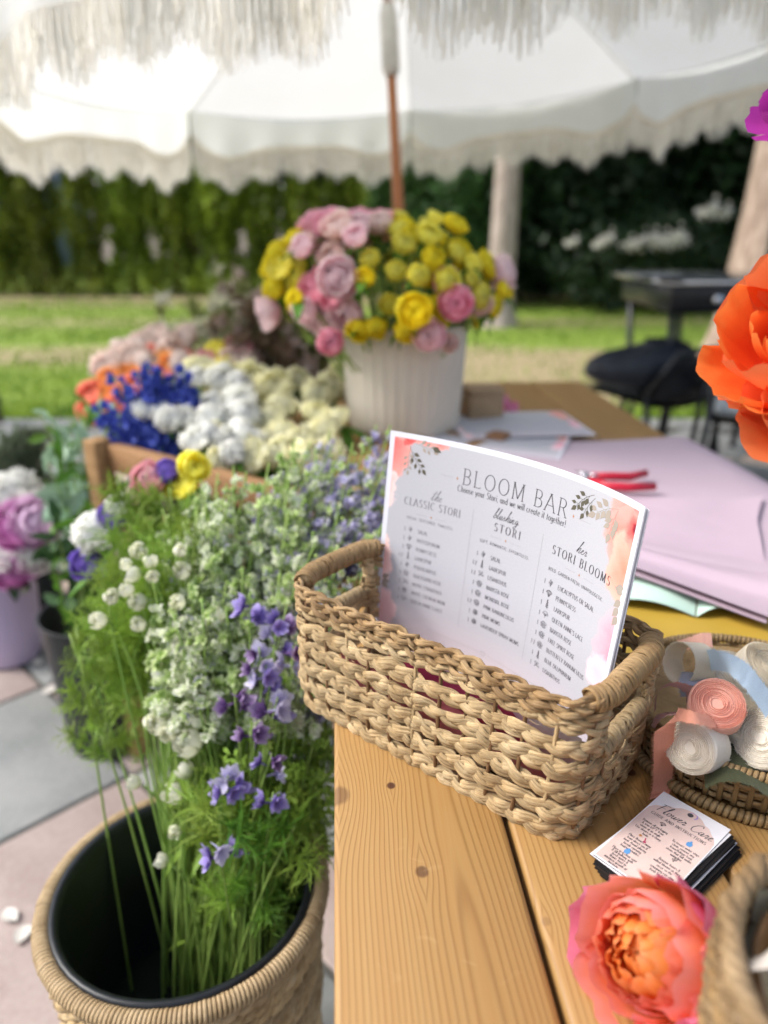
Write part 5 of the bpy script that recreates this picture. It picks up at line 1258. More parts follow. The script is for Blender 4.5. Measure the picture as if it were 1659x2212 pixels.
# ------------------------------------------------------------------ second basket, bottom right, with cream flowers
c2 = Vector((.232, .216, TOP)); b2 = thing('seagrass_basket', c2, 'small coarse seagrass basket at the bottom right corner of the photo', 'basket')
for i in range(15):
    z = .005+i*.0078; rope_ring(.074+.010*sin(i/14*pi*.62), z, .0048, .021, SEAGRASS if i % 4 else COIL, 'weave_row', b2, .5, .45)
rope_ring(.082, .120, .0052, .026, SEAGRASS, 'rim', b2, .45, .5, 3)
mb = M(); lathe(mb, [(0, .003), (.066, .003), (.072, .11), (.069, .11), (.064, .006), (0, .006)], 32); ob('inner_wall', mb.mesh('inner_wall', ROD), b2)
CREAM_P = petal_mat('cream_petal', [(0, (.62, .68, .30)), (.4, (.84, .80, .55)), (1, (.88, .84, .70))], .3)
CREAM_W = petal_mat('ivory_petal', [(0, (.70, .70, .42)), (.3, (.86, .82, .70)), (1, (.88, .80, .72))], .3)
for (x, y, z, d, R, sp_, mt, lb) in ((1742, 2060, .098, (-.7, -.1, .6), .028, OPEN, CREAM_P, 'cream flower leaning in the seagrass basket, upper one'), (1770, 2200, .10, (-.6, -.6, .6), .032, PEONY, CREAM_W, 'ivory pink flower in the seagrass basket, lower one at the photo edge')):
    p = P(x, y, TOP+z); t = thing('cream_flower', p, lb, 'flower', rot=align(d)); mb = M()
    for j in range(7): mb2 = M(); petal(mb2, j*.9+.2, radians(30+5*j), R*(.7+.05*j), .7, .3, 8, .06, j*7.7); ob('petal', mb2.mesh('petal', mt), t)
    q = t.matrix_basis.inverted() @ Vector((c2.x, c2.y, TOP+.02)); mb = M(); tube(mb, [(0, 0, -R*.6), q*.6, q], .003, 6); ob('stem', mb.mesh('stem', GREEN_STEM), t)

# ------------------------------------------------------------------ vermilion and purple blooms at the right edge, in a vase just outside the picture
VERM = petal_mat('vermilion_petal', [(0, (.55, .02, .01)), (.45, (.75, .055, .012)), (.85, (.90, .17, .03)), (1, (.93, .30, .07))], .3, rv=.1, vein=.05)
VERM2 = petal_mat('orange_petal', [(0, (.70, .08, .01)), (.5, (.88, .17, .03)), (1, (.93, .27, .10))], .35, rv=.08, vein=.05)
PURP = petal_mat('purple_petal', [(0, (.35, .02, .22)), (1, (.50, .05, .42))], .3)
vs_ = thing('glass_vase', (.50, .66, TOP), 'vase just outside the right edge holding the vermilion flowers', 'vase'); mb = M()
lathe(mb, [(0, 0), (.05, 0), (.058, .02), (.055, .12), (.04, .18), (.045, .2), (.042, .2), (.037, .18), (.05, .1), (.05, .01), (0, .01)], 28); ob('body', mb.mesh('body', plain('dark_green_glaze', (.03, .07, .05), None, .15)), vs_)
def big(x, y, f, d, R, mats, lb, cnts, n=18, ruff=.035):
    p = Q(x, y, f); t = thing('cut_flower', p, lb, 'flower', rot=align(d)); r = random.Random(int(x+y))
    for li, (cnt, rho, at, hw, curl) in enumerate(cnts):
        o_ = r.random()*6
        for k in range(cnt): mb = M(); petal(mb, o_+2*pi*k/cnt+r.uniform(-.2, .2), radians(at+r.uniform(-8, 8)), R*rho, radians(hw), curl, n, ruff, r.random()*1e5, 0, 1.0); ob('petal', mb.mesh('petal', mats[(li+k) % len(mats)]), t)
    M4 = t.matrix_basis.inverted(); top = M4 @ Vector((.50, .66, TOP+.19)); bt_ = M4 @ Vector((.50, .66, TOP+.02))
    mb = M(); tube(mb, bez((0, 0, -R*.8), top+Vector((0, 0, -.02)), top, 8)+[bt_], .003, 6); ob('stem', mb.mesh('stem', GREEN_STEM), t)
big(1738, 712, .50, (-.75, -.25, .5), .047, [VERM2, VERM, VERM], 'vermilion flower with ruffled petals at the right edge, upper of two', [(3, .35, 15, 60, .1), (4, .6, 35, 52, .2), (5, .85, 55, 46, .35), (5, 1.0, 78, 46, .45), (4, 1.05, 100, 46, .4)])
big(1762, 875, .47, (-.8, -.45, .35), .039, [VERM2], 'orange red flower with broad petals at the right edge, lower of two', [(3, .4, 20, 60, .1), (4, .7, 45, 55, .2), (5, .95, 75, 50, .3), (4, 1.0, 100, 46, .3)])
big(1694, 232, .56, (-.6, -.3, .3), .017, [PURP], 'purple petal tips at the right edge below the umbrella rim', [(4, .7, 40, 40, .4), (5, 1.0, 80, 34, .5)], 6)

# ================================================================== FLOWERS
REG = {}
def stem_to(mb, a, b, r, n=7, bow=0.0, side=None):
    a, b = Vector(a), Vector(b); c = a.lerp(b, .55); wob_ = Vector((noise.noise(b*9), noise.noise(b*11+Vector((3, 0, 0))), 0))*.05*min(1, (b-a).length); c += wob_; c.z = a.z*.35+b.z*.65; c.x = a.x*.75+b.x*.25 if bow else c.x
    c.y = a.y*.75+b.y*.25 if bow else c.y
    pts = bez(a, c, b, n); tube(mb, pts, [r*(1.1-.4*i/n) for i in range(n+1)], 5); return pts
def flower(name, lb, cat, group, pos, d, me, sc, base, r=.0022, leaves=0, leafme=None, bloomname='bloom', rs=None):
    base = Vector(base); t = thing(name, base, lb, cat, group); pos = Vector(pos)
    if group: REG.setdefault((lb, group), []).append((t, pos))
    ob(bloomname, me, t, pos-base, align(d) @ Quaternion((0, 0, 1), rs.random()*6.28), sc)
    d = Vector(d).normalized(); mb = M(); end = pos-base-d*.012*1
    c = end-d*.05; pts = bez((0, 0, 0), c, end, 8); tube(mb, pts, r, 5); ob('stem', mb.mesh('stem', GREEN_STEM), t)
    for i in range(leaves):
        q = pts[rs.randint(6, 8)]; ob('leaf', leafme, t, q, align((rs.gauss(0, 1), rs.gauss(0, 1), rs.uniform(0, 1.2))) @ Quaternion((1, 0, 0), -pi/2), rs.uniform(.7, 1.3))
    return t
def stalk(name, lb, cat, group, base, tip, fl, n, t0, spread, rs, r=.0016, sz=(1.15, .45), smat=None, part_='floret', bow=1, leafme=None, leaves=0, down=0.2, endbud=None):
    base = Vector(base); t = thing(name, base, lb, cat, group); mb = M()
    if group: REG.setdefault((lb, group), []).append((t, Vector(tip)))
    pts = stem_to(mb, (0, 0, 0), Vector(tip)-base, r, 12, bow)
    ob('stem', mb.mesh('stem', smat or GREEN_STEM), t); T = frames(pts)
    for i in range(n):
        u = t0+(1-t0)*(i+rs.random()*.6)/n; k = min(int(u*12), 11); f = u*12-k; p = pts[k].lerp(pts[min(k+1, 12)], f); tg = T[k]
        a = i*2.4+rs.uniform(-.4, .4); o = tg.orthogonal().normalized(); o = Quaternion(tg, a) @ o
        s = sz[0]+(sz[1]-sz[0])*(u-t0)/(1-t0)*1.0; sp_ = spread*(1.1-.75*(u-t0)/(1-t0))
        d = (o+tg*rs.uniform(.0, .6)-Vector((0, 0, down))).normalized()
        me = fl[rs.randrange(len(fl))] if u < .975 or not endbud else endbud
        ob(part_, me, t, p+o*sp_, align(d) @ Quaternion((0, 0, 1), rs.random()*6), s*rs.uniform(.8, 1.2))
    for i in range(leaves):
        u = rs.uniform(.4, max(.5, t0+.1)); k = int(u*12); ob('leaf', leafme, t, pts[k], align((rs.gauss(0, 1), rs.gauss(0, 1), rs.uniform(.2, 1))) @ Quaternion((1, 0, 0), -pi/2), rs.uniform(.7, 1.3))
    return t
def feather_mesh(name, mat, L=.07, n=26, seed=1, wd=.0011):
    mb = M(); r = random.Random(seed)
    for i in range(n):
        a = r.random()*6.28; e = r.uniform(.1, 1.3); d = Vector((cos(a)*cos(e), sin(a)*cos(e), sin(e)*.9)); z0 = r.uniform(0, L*.6); l = L*r.uniform(.35, .8)
        p = Vector((0, 0, z0)); q = p+d*l*.5+Vector((0, 0, -.0)); w = d.orthogonal().normalized()*wd; e2 = p+d*l+Vector((0, 0, -.12*l))
        mb.add([p-w, p+w, q+w*1.1, q-w*1.1, e2], [(0, 1, 2, 3), (3, 2, 4)])
        for k in range(3):
            d2 = (d+Vector((r.gauss(0, .6), r.gauss(0, .6), r.gauss(0, .6)))).normalized(); s = p.lerp(e2, .35+.2*k); w2 = d2.orthogonal().normalized()*wd*.8
            mb.add([s-w2, s+w2, s+d2*l*.35], [(0, 1, 2)])
    return mb.mesh(name, mat, False)
def pm_(name, a, b, c=None, tr=.3, rv=.1): return petal_mat(name, [(0, a), (.5, b), (1, c or b)], tr, rv=rv)
WHT = pm_('white_floret_petal', (.50, .68, .20), (.84, .88, .66), (.90, .91, .80), .4); WHG = pm_('greenish_white_petal', (.38, .58, .10), (.62, .76, .32), (.76, .84, .50), .4)
LAV = pm_('pale_lavender_petal', (.40, .38, .60), (.60, .56, .78), (.76, .72, .86), .4); LAV2 = pm_('grey_lavender_petal', (.36, .46, .36), (.58, .56, .70), (.72, .70, .78), .4)
VIO = pm_('violet_petal', (.16, .09, .34), (.27, .20, .55), (.46, .40, .72)); BLU = pm_('deep_blue_petal', (.03, .035, .22), (.05, .08, .46), (.12, .18, .60)); PLUMP = pm_('plum_petal', (.12, .05, .18), (.24, .13, .34), (.48, .38, .56))
budM = pm_('green_sepal', (.25, .42, .08), (.42, .56, .18), (.52, .62, .28)); VIO2 = pm_('soft_violet_petal', (.26, .2, .44), (.40, .36, .64), (.55, .52, .74))
f_w = [floret_mesh('floret', m, .013, 5, c, seed=i) for i, (m, c) in enumerate(((WHT, 55), (WHG, 40), (WHT, 68), (WHG, 60)))]
f_l = [floret_mesh('floret', m, .0135, 5, c, seed=i+9) for i, (m, c) in enumerate(((LAV, 60), (LAV2, 50), (LAV, 72), (WHG, 50), (LAV2, 64)))]
FCW = [cluster_mesh('floret_cluster', ms, .0095, 4, .012, i+60) for i, ms in enumerate(((WHT, WHG), (WHG, WHT, LAV2), (WHT,), (WHG, budM)))]
FCL = [cluster_mesh('floret_cluster', ms, .0098, 4, .012, i+80) for i, ms in enumerate(((LAV, LAV2), (LAV2, WHG), (LAV, VIO2), (LAV2, WHT, budM), (LAV, LAV)))]
f_v = [floret_mesh('floret', m, .017, 7, c, seed=i+19) for i, (m, c) in enumerate(((VIO, 62), (VIO, 70), (PLUMP, 55), (LAV, 66)))]
f_b = [floret_mesh('floret', m, .016, 5, c, seed=i+29) for i, (m, c) in enumerate(((BLU, 62), (BLU, 72)))]
budg = bud_mesh('bud', pm_('green_bud', (.2, .36, .06), (.38, .52, .14), (.50, .60, .26)), .0042, .011)
leafF = leaf_mesh('leaf', LIME_LEAF, .05, .010, .3); leafD = leaf_mesh('leaf', DARK_LEAF, .07, .032, .3); leafG = leaf_mesh('leaf', GREEN_LEAF, .06, .022, .3); leafB = leaf_mesh('leaf', GREEN_LEAF, .045, .017, .3); leafE = leaf_mesh('leaf', EUC_LEAF, .062, .030, .25)

# ---- the tall woven bucket of larkspur at the left front
BKC = Vector((-.228, .655, 0)); bk = thing('woven_bucket', BKC, 'tall woven seagrass bucket with black liner full of larkspur stems, left of the table', 'bucket')
BZ = .445
for i in range(25):
    z = .010+i*.0172; r = .118+.034*(z/BZ)+.004*sin(z*9); rope_ring(r, z, .0085, .034, STRAW if (i*7) % 3 else PALE_STRAW, 'weave_row', bk, .5, .3)
wrapped_ring(.1545, BZ, .0095, .0046, .0024, PALE_STRAW, 'rim', bk)
LIN = plain('black_plastic', (.012, .014, .017), (.008, .009, .011), .38, 20, rv=0)
mb = M(); lathe(mb, [(0, .045), (.105, .045), (.136, BZ), (.139, BZ+.009), (.146, BZ+.011), (.148, BZ+.004), (.142, BZ-.01), (.112, .02), (0, .02)], 48); ob('liner', mb.mesh('liner', LIN), bk)
wm, wnt, wb = new_mat('still_water'); wb.inputs['Base Color'].default_value = (.015, .02, .018, 1); wb.inputs['Roughness'].default_value = .03; wb.inputs['Specular IOR Level'].default_value = .6
mb = M(); mb.grid(24, 2, lambda u, v: (.121*v*cos(2*pi*u), .121*v*sin(2*pi*u), .24), cu=True); ob('water', mb.mesh('water', wm), None, BKC, label='dark still water inside the tall woven bucket', cat='water')

rs = random.Random(77)
def bbase(dx=0, dy=0, s=.07):
    a = rs.random()*6.28; r = s*sqrt(rs.random()); dx += .012; return BKC+Vector((r*cos(a)+dx, r*sin(a)*.8+dy, .06))
SPT = []
def spaced(x, y, d):
    for a, b in SPT:
        if (a-x)**2+(b-y)**2 < d*d: return False
    SPT.append((x, y)); return True
cnt = 0
while cnt < 66:   # white and green larkspur
    x = rs.uniform(330, 740); y = rs.uniform(945, 1340)
    if x < 400 and y < 1090: continue
    if x > 720 and y < 990: continue
    if y < 1020-(x-400)*.5: continue
    if not spaced(x, y, 25): continue
    f = .98-(y-945)/385*.22+rs.uniform(-.04, .04)
    stalk('larkspur_stalk', 'white and green larkspur stalk in the tall woven bucket', 'larkspur', 'white larkspur in the woven bucket', bbase(.01, .02), Q(x, y, f), FCW, 17, .72, .016, rs, sz=(1.1, .6), endbud=budg, part_='floret_cluster', leafme=leafF, leaves=3); cnt += 1
cnt = 0; SPT.clear()
while cnt < 54:   # lavender larkspur
    x = rs.uniform(570, 868); y = rs.uniform(915, 1290)
    if y < 905+max(0, 660-x)*1.2 or not spaced(x, y, 24): continue
    f = 1.04-(y-915)/375*.22+rs.uniform(-.05, .05)
    stalk('larkspur_stalk', 'pale lavender larkspur stalk in the tall woven bucket', 'larkspur', 'lavender larkspur in the woven bucket', bbase(.04, .04), Q(x, y, f), FCL, 17, .72, .016, rs, sz=(1.15, .65), endbud=budg, part_='floret_cluster', leafme=leafF, leaves=3); cnt += 1
# low violet spikes seen against the dark under the table
for (x, y, n, lb) in ((600, 1520, 3, 'largest violet larkspur floret spray just left of the basket'), (588, 1640, 2, 'violet larkspur spray beside the table edge'), (492, 1690, 4, 'blue violet larkspur spray low in the bucket'), (545, 1575, 2, 'small indigo spray left of the largest violet one'),
                      (505, 1500, 2, 'indigo larkspur floret high on the left of the violet sprays'), (560, 1412, 4, 'violet and white spray below the larkspur mass'), (635, 1410, 2, 'lilac spray touching the left end of the basket'), (590, 1725, 2, 'faded mauve floret drooping by the table edge'), (470, 1835, 2, 'single pale violet floret above the bucket rim'), (620, 1320, 1, 'purple tinted spray at the left end of the basket'), (540, 1290, 1, 'purple tinted spray left of the basket handle'), (575, 1450, 2, 'blue violet spray halfway down the bunch'), (600, 1350, 2, 'lilac and violet spray behind the left end of the basket')):
    tip = Q(x, y-14, .635+.00024*(1700-y)); b_ = bbase(.04, 0, .04)
    stalk('violet_spray', lb, 'larkspur', None, b_, tip, f_v, n+1, .93, .012, rs, sz=(.85, .7), r=.0013)
# white bell buds on long bare stems
BELL = pm_('ivory_bell_petal', (.50, .62, .18), (.80, .82, .58), (.87, .86, .74)); mb = M(); bloom(mb, [(3, .45, 12, 62, .05), (4, .75, 26, 52, .15), (4, .95, 46, 46, .4)], .0125, 5, 3, .05); bell = mb.mesh('bell_bloom', BELL)
bells = [(410, 1605), (378, 1712), (402, 1665), (345, 1570), (290, 1690), (325, 1560), (215, 1340), (300, 1350), (330, 1245), (275, 1275), (275, 1220), (340, 1435), (365, 1585), (415, 1490), (418, 1425), (385, 1300), (300, 1300), (370, 1560), (240, 1290), (395, 1235), (300, 1190), (388, 1190), (470, 1330), (455, 1400), (350, 1860), (378, 1795), (385, 1395), (430, 1560), (290, 1240), (325, 1215)]
for i, (x, y) in enumerate(bells):
    f = .66+(1900-y)*.00020+rs.uniform(-.015, .015)
    flower('bell_flower', 'small white bell bloom above the woven bucket', 'flower', 'white bell blooms over the woven bucket', Q(x, y, f), (rs.gauss(0, .5)-.2, rs.gauss(0, .5)-.6, .5), bell, rs.uniform(.75, 1.2)*(1.1 if i < 4 else .72), bbase(0, 0, .08), .0014, rs=rs)
# feathery green foliage
feaL = [feather_mesh('feather_leaf', LIME_LEAF, .072, 36, i, .0010) for i in range(3)]; feaG = [feather_mesh('feather_leaf', GREEN_LEAF, .065, 28, i+7, .0011) for i in range(2)]
def green(x, y, f, fl, n, t0, lb, group, base, sp_=.01, sz=(1.2, .7)): return stalk('feathery_stem', lb, 'foliage', group, base, Q(x, y, f), fl, n, t0, sp_, rs, sz=sz, part_='feather_leaf', down=-.3, r=.0018)
for i in range(10):
    x = rs.uniform(215, 400); y = rs.uniform(1110, 1430)+max(0, 330-x)*.4
    green(x, y, .90+rs.uniform(-.05, .07), feaL, 8, .80, 'bright lime feathery stem of the woven bucket', 'lime feathery stems of the woven bucket', bbase(-.02, .02))
for i, (x, y) in enumerate(((165, 1355), (180, 1400), (150, 1370))): green(x, y, .82, feaL, 9, .7, 'lime sprig reaching farthest left over the pavers', 'lime sprigs reaching left over the pavers', bbase(-.05, .02), sz=(.6, .4))
for i in range(9):
    x = rs.uniform(450, 650); y = rs.uniform(1660, 1930)
    green(x, y, .67+rs.uniform(-.04, .05), feaL+feaG, 5, .86, 'low feathery stem in the woven bucket mouth', 'low feathery stems in the bucket mouth', bbase(.02, -.01), sz=(1.0, .7))
for i in range(10):
    x = rs.uniform(560, 700); y = rs.uniform(1430, 1800)
    green(x, y, .80+rs.uniform(-.04, .06), feaG, 7, .7, 'dark feathery stem beside the table edge', 'darker feathery stems by the table edge', bbase(.05, .02), sz=(.75, .5))
# pennycress seed sprays on the right
seed = M()
for k in range(16):
    a = k*2.4; z = .004*k; seed.add([Vector((0, 0, z)), Vector((cos(a)*.009-.003*sin(a), sin(a)*.009+.003*cos(a), z+.006)), Vector((cos(a)*.013, sin(a)*.013, z+.006)), Vector((cos(a)*.009+.003*sin(a), sin(a)*.009-.003*cos(a), z+.006))], [(0, 1, 2, 3)])
seed = seed.mesh('seed_spray', LIME_LEAF, False)
for i in range(15):
    x = rs.uniform(540, 700); y = rs.uniform(1580, 1860)
    stalk('pennycress_stem', 'pennycress stem with round seeds beside table edge', 'foliage', 'pennycress stems by the table edge', bbase(.06, 0), Q(x, y, .74+rs.uniform(-.04, .06)), [seed], 8, .80, .010, rs, sz=(1.0, .6), part_='seed_spray', down=-.3)
for i in range(50):   # bare stems
    x = rs.uniform(320, 600); y = rs.uniform(1500, 1660); mb = M(); b_ = bbase(0, 0, .085); tp = Q(x, y, .78+rs.uniform(-.05, .10))
    stem_to(mb, (0, 0, 0), tp-b_, rs.uniform(.0011, .0022), 7, 1); REG.setdefault(('bare green stalk in the woven bucket', 'green stalks in the woven bucket'), []).append((ob('green_stalk', mb.mesh('green_stalk', GREEN_STEM), None, b_, label='x', cat='stalk', group='green stalks in the woven bucket'), tp))

# ---- ribbed pot with the yellow and pink bouquet
VP = P(871, 930, TOP); VP.z = TOP
pot = thing('ribbed_vase', VP, 'large off white ribbed ceramic vase holding the yellow and pink bouquet', 'vase')
mb = M(); H = .232
def ribs(a, z, r): return r*(1+.018*abs(sin(a*17))**.6) if .008 < z < H-.004 and r > .1 else r
lathe(mb, [(0, 0), (.100, 0), (.112, .006), (.119, .03), (.124, .09), (.128, .16), (.1305, H-.012), (.131, H-.003), (.129, H), (.122, H), (.120, H-.01), (.114, .05), (.1, .012), (0, .012)], 340, ribs)
ob('body', mb.mesh('body', plain('matte_ceramic', (.60, .545, .45), (.54, .49, .40), .6, 12, .0006, 90, rv=0)), pot)
YEL = pm_('yellow_petal', (.95, .66, .01), (.98, .80, .01), (.98, .88, .06), .5, .12); YEL2 = pm_('lemon_petal', (.95, .78, .02), (.98, .88, .06), (.98, .94, .22), .5, .1)
PNK = pm_('rose_pink_petal', (.94, .55, .45), (.96, .42, .54), (.97, .56, .66), .5); PNK2 = pm_('pale_pink_petal', (.94, .74, .60), (.97, .66, .72), (.97, .80, .82), .5); PCH = pm_('blush_petal', (.90, .72, .40), (.95, .72, .62), (.96, .80, .76), .5)
def bm(name, spec, R, mat, seed, n=3, ruff=.04, flat=1): mb = M(); bloom(mb, spec, R, seed, n, ruff, flat); return mb.mesh(name, mat)
yb = [bm('bloom', RANUN, 1, m, s, 3, .03, .85) for s, m in enumerate((YEL, YEL2))]+[bm('bloom', POM, 1, YEL2, 60, 4, .10, .8), bm('bloom', POM, 1.05, YEL, 61, 4, .12, .9), bm('bloom', POM, 1.05, YEL, 62, 4, .14, .75), bm('bloom', OPEN, 1.05, YEL2, 63, 3, .06, .9)]; pb_ = [bm('bloom', PEONY, 1, m, s+5, 4, .03, .95) for s, m in enumerate((PNK, PNK2, PCH))]
rs = random.Random(31); bc = VP+Vector((-.042, -.01, .30)); placed = []
tries = 0
while len(placed) < 120 and tries < 14000:
    tries += 1
    d = Vector((rs.gauss(0, 1), rs.gauss(0, 1), rs.gauss(0, 1))).normalized()
    if d.z < -.55 or (d.y > .55 and d.z < .2): continue
    jr = rs.uniform(.82, 1.12); p = bc+Vector((d.x*.232*jr, d.y*.185*jr, d.z*(.140 if d.z > 0 else .115)*jr))
    if any((p-q).length < .034 for q, _ in placed): continue
    placed.append((p, d))
for p, d in placed:
    dd_ = p-Vector((0, 0, EYE)); Zc = dd_.y*_c-dd_.z*_s; px = 829.5+1620*dd_.x/Zc; py = 1106-1620*(dd_.y*_s+dd_.z*_c)/Zc
    pink = (px < 790 and py < 570) or (px < 760 and 570 < py < 690 and px > 640) or (770 < px < 850 and py < 520) or (px > 950 and 570 < py < 640 and rs.random() < .35) or rs.random() < .04
    if px < 640: pink = rs.random() < .15
    if pink: flower('pink_bloom', 'pink many petalled bloom in the ribbed vase bouquet', 'flower', 'pink blooms of the ribbed vase bouquet', p, d+Vector((0, -.2, .15)), pb_[rs.randrange(3)], rs.uniform(.020, .033), VP+Vector((p.x-VP.x, p.y-VP.y, 0))*.25+Vector((0, 0, .03)), .002, 2, leafB, rs=rs)
    else: flower('yellow_bloom', 'yellow ranunculus bloom in the ribbed vase bouquet', 'flower', 'yellow blooms of the ribbed vase bouquet', p, d+Vector((0, -.2, .15)), yb[rs.randrange(6)], rs.uniform(.014, .026), VP+Vector((p.x-VP.x, p.y-VP.y, 0))*.25+Vector((0, 0, .03)), .002, 2, leafB, rs=rs)
for (x, y, f, R, me, lb) in ((733, 603, 1.42, .036, pb_[1], 'largest pale pink peony at the left of the ribbed vase bouquet'), (985, 655, 1.42, .030, pb_[0], 'pink bloom low at the right side of the ribbed vase bouquet'), (714, 738, 1.42, .024, pb_[0], 'single pink bloom drooping over the left shoulder of the ribbed vase'), (928, 724, 1.42, .029, pb_[1], 'pale pink bloom drooping over the front of the ribbed vase'), (895, 672, 1.39, .030, yb[0], 'round yellow bloom in the middle front of the ribbed vase bouquet'), (972, 740, 1.44, .018, pb_[2], 'blush bud hanging over the right rim of the ribbed vase'), (1035, 655, 1.5, .026, pb_[2], 'cream pink bloom at the right end of the ribbed vase bouquet')):
    flower('drooping_bloom', lb, 'flower', None, Q(x, y, f), (rs.uniform(-.2, .2), -1, .15), me, R, VP+Vector((0, 0, .03)), .002, 0, leafD, rs=rs)

# ---- crate of bunches behind, on the left
ct = thing('wooden_crate', (-.566, 1.45, 0), 'rustic brown wooden crate stand holding the flower bunches behind the larkspur', 'crate', rot=-.62)
BW = plain('brown_rough_wood', (.34, .19, .085), (.24, .125, .052), .8, 10, .001, 60, stretch=(1, 6, 6), rv=.15)
for (x0, x1, y0, y1) in ((0, .62, 0, .028), (0, .62, .47, .498), (0, .028, .03, .468), (.592, .62, .03, .468)):
    for z in (.44, .57, .70): mb = M(); box(mb, x0, x1, y0, y1, z, z+.055, .003); ob('slat', mb.mesh('slat', BW), ct)
for (x, y) in ((-.025, -.025), (.605, -.025), (-.025, .483), (.605, .483)): mb = M(); box(mb, x, x+.04, y, y+.04, 0, .765, .003); ob('corner_post', mb.mesh('corner_post', BW), ct)
mb = M(); box(mb, .03, .59, .03, .468, .43, .445); ob('shelf', mb.mesh('shelf', BW), ct)
CM = ct.matrix_basis
def tin(x, y, z, r, h, lb, mat, name='flower_bucket'):
    mb = M(); lathe(mb, [(0, 0), (r*.8, 0), (r*.82, .01), (r, h), (r*1.04, h+.004), (r*.97, h+.002), (r*.8, .015), (0, .015)], 28); return ob(name, mb.mesh(name, mat), None, (x, y, z), label=lb, cat='bucket')
ZINC = plain('dull_zinc', (.12, .125, .13), (.08, .085, .09), .4, 8, metal=.6, rv=.05)
tins = []
for i, (u, v, nm) in enumerate(((.12, .13, 'zinc bucket of blue delphinium in the wooden crate'), (.33, .12, 'zinc bucket of white stock in the wooden crate'), (.52, .14, 'zinc bucket of cream carnations in the wooden crate'), (.14, .36, 'zinc bucket of coral blooms in the wooden crate'), (.36, .37, 'zinc bucket of blush blooms in the wooden crate'))):
    p = CM @ Vector((u, v, .446)); tin(p.x, p.y, p.z, .085, .2, nm, ZINC); tins.append(p)
COR = pm_('coral_petal', (.80, .30, .10), (.92, .26, .15), (.94, .38, .28), .45); ORG = pm_('orange_bloom_petal', (.80, .35, .05), (.95, .36, .05), (.96, .50, .18), .45); BLS = pm_('blush_bloom_petal', (.82, .72, .45), (.86, .66, .56), (.88, .76, .70)); WHP = pm_('pure_white_petal', (.86, .92, .56), (.94, .95, .86), (.95, .95, .92), .5); CRM = pm_('cream_yellow_petal', (.92, .88, .34), (.96, .93, .56), (.97, .95, .72), .5); LIS = pm_('purple_lisianthus_petal', (.5, .5, .4), (.22, .13, .55), (.27, .18, .62)); PKS = pm_('salmon_pink_petal', (.84, .6, .4), (.86, .38, .42), (.88, .50, .54)); MAG = pm_('magenta_petal', (.70, .15, .42), (.66, .13, .50), (.76, .36, .66)); LIL = pm_('lilac_pink_petal', (.66, .25, .55), (.72, .40, .66), (.82, .62, .78))
B = {k: [bm('bloom', sp_, 1, m, i+s*3, 5 if k in ('wht', 'crm', 'bls') else 3, .15 if k in ('wht', 'crm', 'bls') else .06, .8) for s, sp_ in enumerate((POM, PEONY))] for i, (k, m) in enumerate({'cor': COR, 'org': ORG, 'bls': BLS, 'wht': WHP, 'crm': CRM, 'lis': LIS, 'pks': PKS, 'mag': MAG, 'lil': LIL, 'yel': YEL2}.items())}
rs = random.Random(55)
def region(key, n, xr, yr, fr, R, name, lb, group, base, gap, cond=None):
    pl = []; tr = 0
    while len(pl) < n and tr < 3000:
        tr += 1; x = rs.uniform(*xr); y = rs.uniform(*yr)
        if cond and not cond(x, y): continue
        if any((a-x)**2+(b-y)**2 < gap*gap for a, b in pl): continue
        pl.append((x, y)); f = fr[0]+(fr[1]-fr[0])*(1-(y-yr[0])/(yr[1]-yr[0]))
        k = key[rs.randrange(len(key))]
        flower(name, lb, 'flower', group, Q(x, y, f), (rs.gauss(0, .35), -.6+rs.gauss(0, .3), .8), B[k][rs.randrange(2)], R*rs.uniform(.8, 1.2), Vector(base)+Vector((rs.uniform(-.04, .04), rs.uniform(-.04, .04), .02)), .002, 3, leafG, rs=rs)
region(['cor', 'org'], 20, (180, 405), (755, 895), (1.72, 1.98), .034, 'coral_bloom', 'coral orange bloom behind the blue delphinium', 'coral and orange blooms in the crate', tins[3], 26, lambda x, y: y > 860-(x-180)*1.3 and y < 880-(x-260)*.6)
region(['bls'], 11, (215, 400), (722, 790), (1.9, 2.05), .034, 'blush_bloom', 'pale blush bloom at the back of the crate', 'blush blooms at the back of the crate', tins[4], 26, lambda x, y: y > 790-(x-215)*.9)
region(['bls', 'pks', 'yel'], 7, (425, 525), (750, 810), (1.85, 1.95), .033, 'apricot_rose', 'pink and yellow rose standing right of the coral blooms', 'pink and yellow roses right of the coral blooms', tins[4], 26)
region(['crm'], 30, (425, 745), (795, 1000), (1.30, 1.70), .032, 'cream_bloom', 'cream yellow carnation bloom left of the ribbed vase', 'cream yellow blooms left of the ribbed vase', tins[2], 33, lambda x, y: y < 850+ (x-425)*.9 or x < 560)
region(['wht'], 21, (305, 540), (815, 990), (1.28, 1.58), .026, 'white_stock', 'white double bloom before the cream ones', 'white double blooms in the crate', tins[1], 27, lambda x, y: y < 880+(x-305)*.5+20)
SPT.clear(); k = 0
while k < 17:
    x = rs.uniform(200, 395); y = rs.uniform(785, 925)
    if not spaced(x, y, 20): continue
    stalk('delphinium_stalk', 'deep blue delphinium stalk standing in the wooden crate', 'delphinium', 'blue delphiniums in the crate', tins[0]+Vector((rs.uniform(-.05, .05), rs.uniform(-.04, .04), .02)), Q(x, y, 1.47), f_b, 20, .55, .018, rs, sz=(1.3, .8)); k += 1
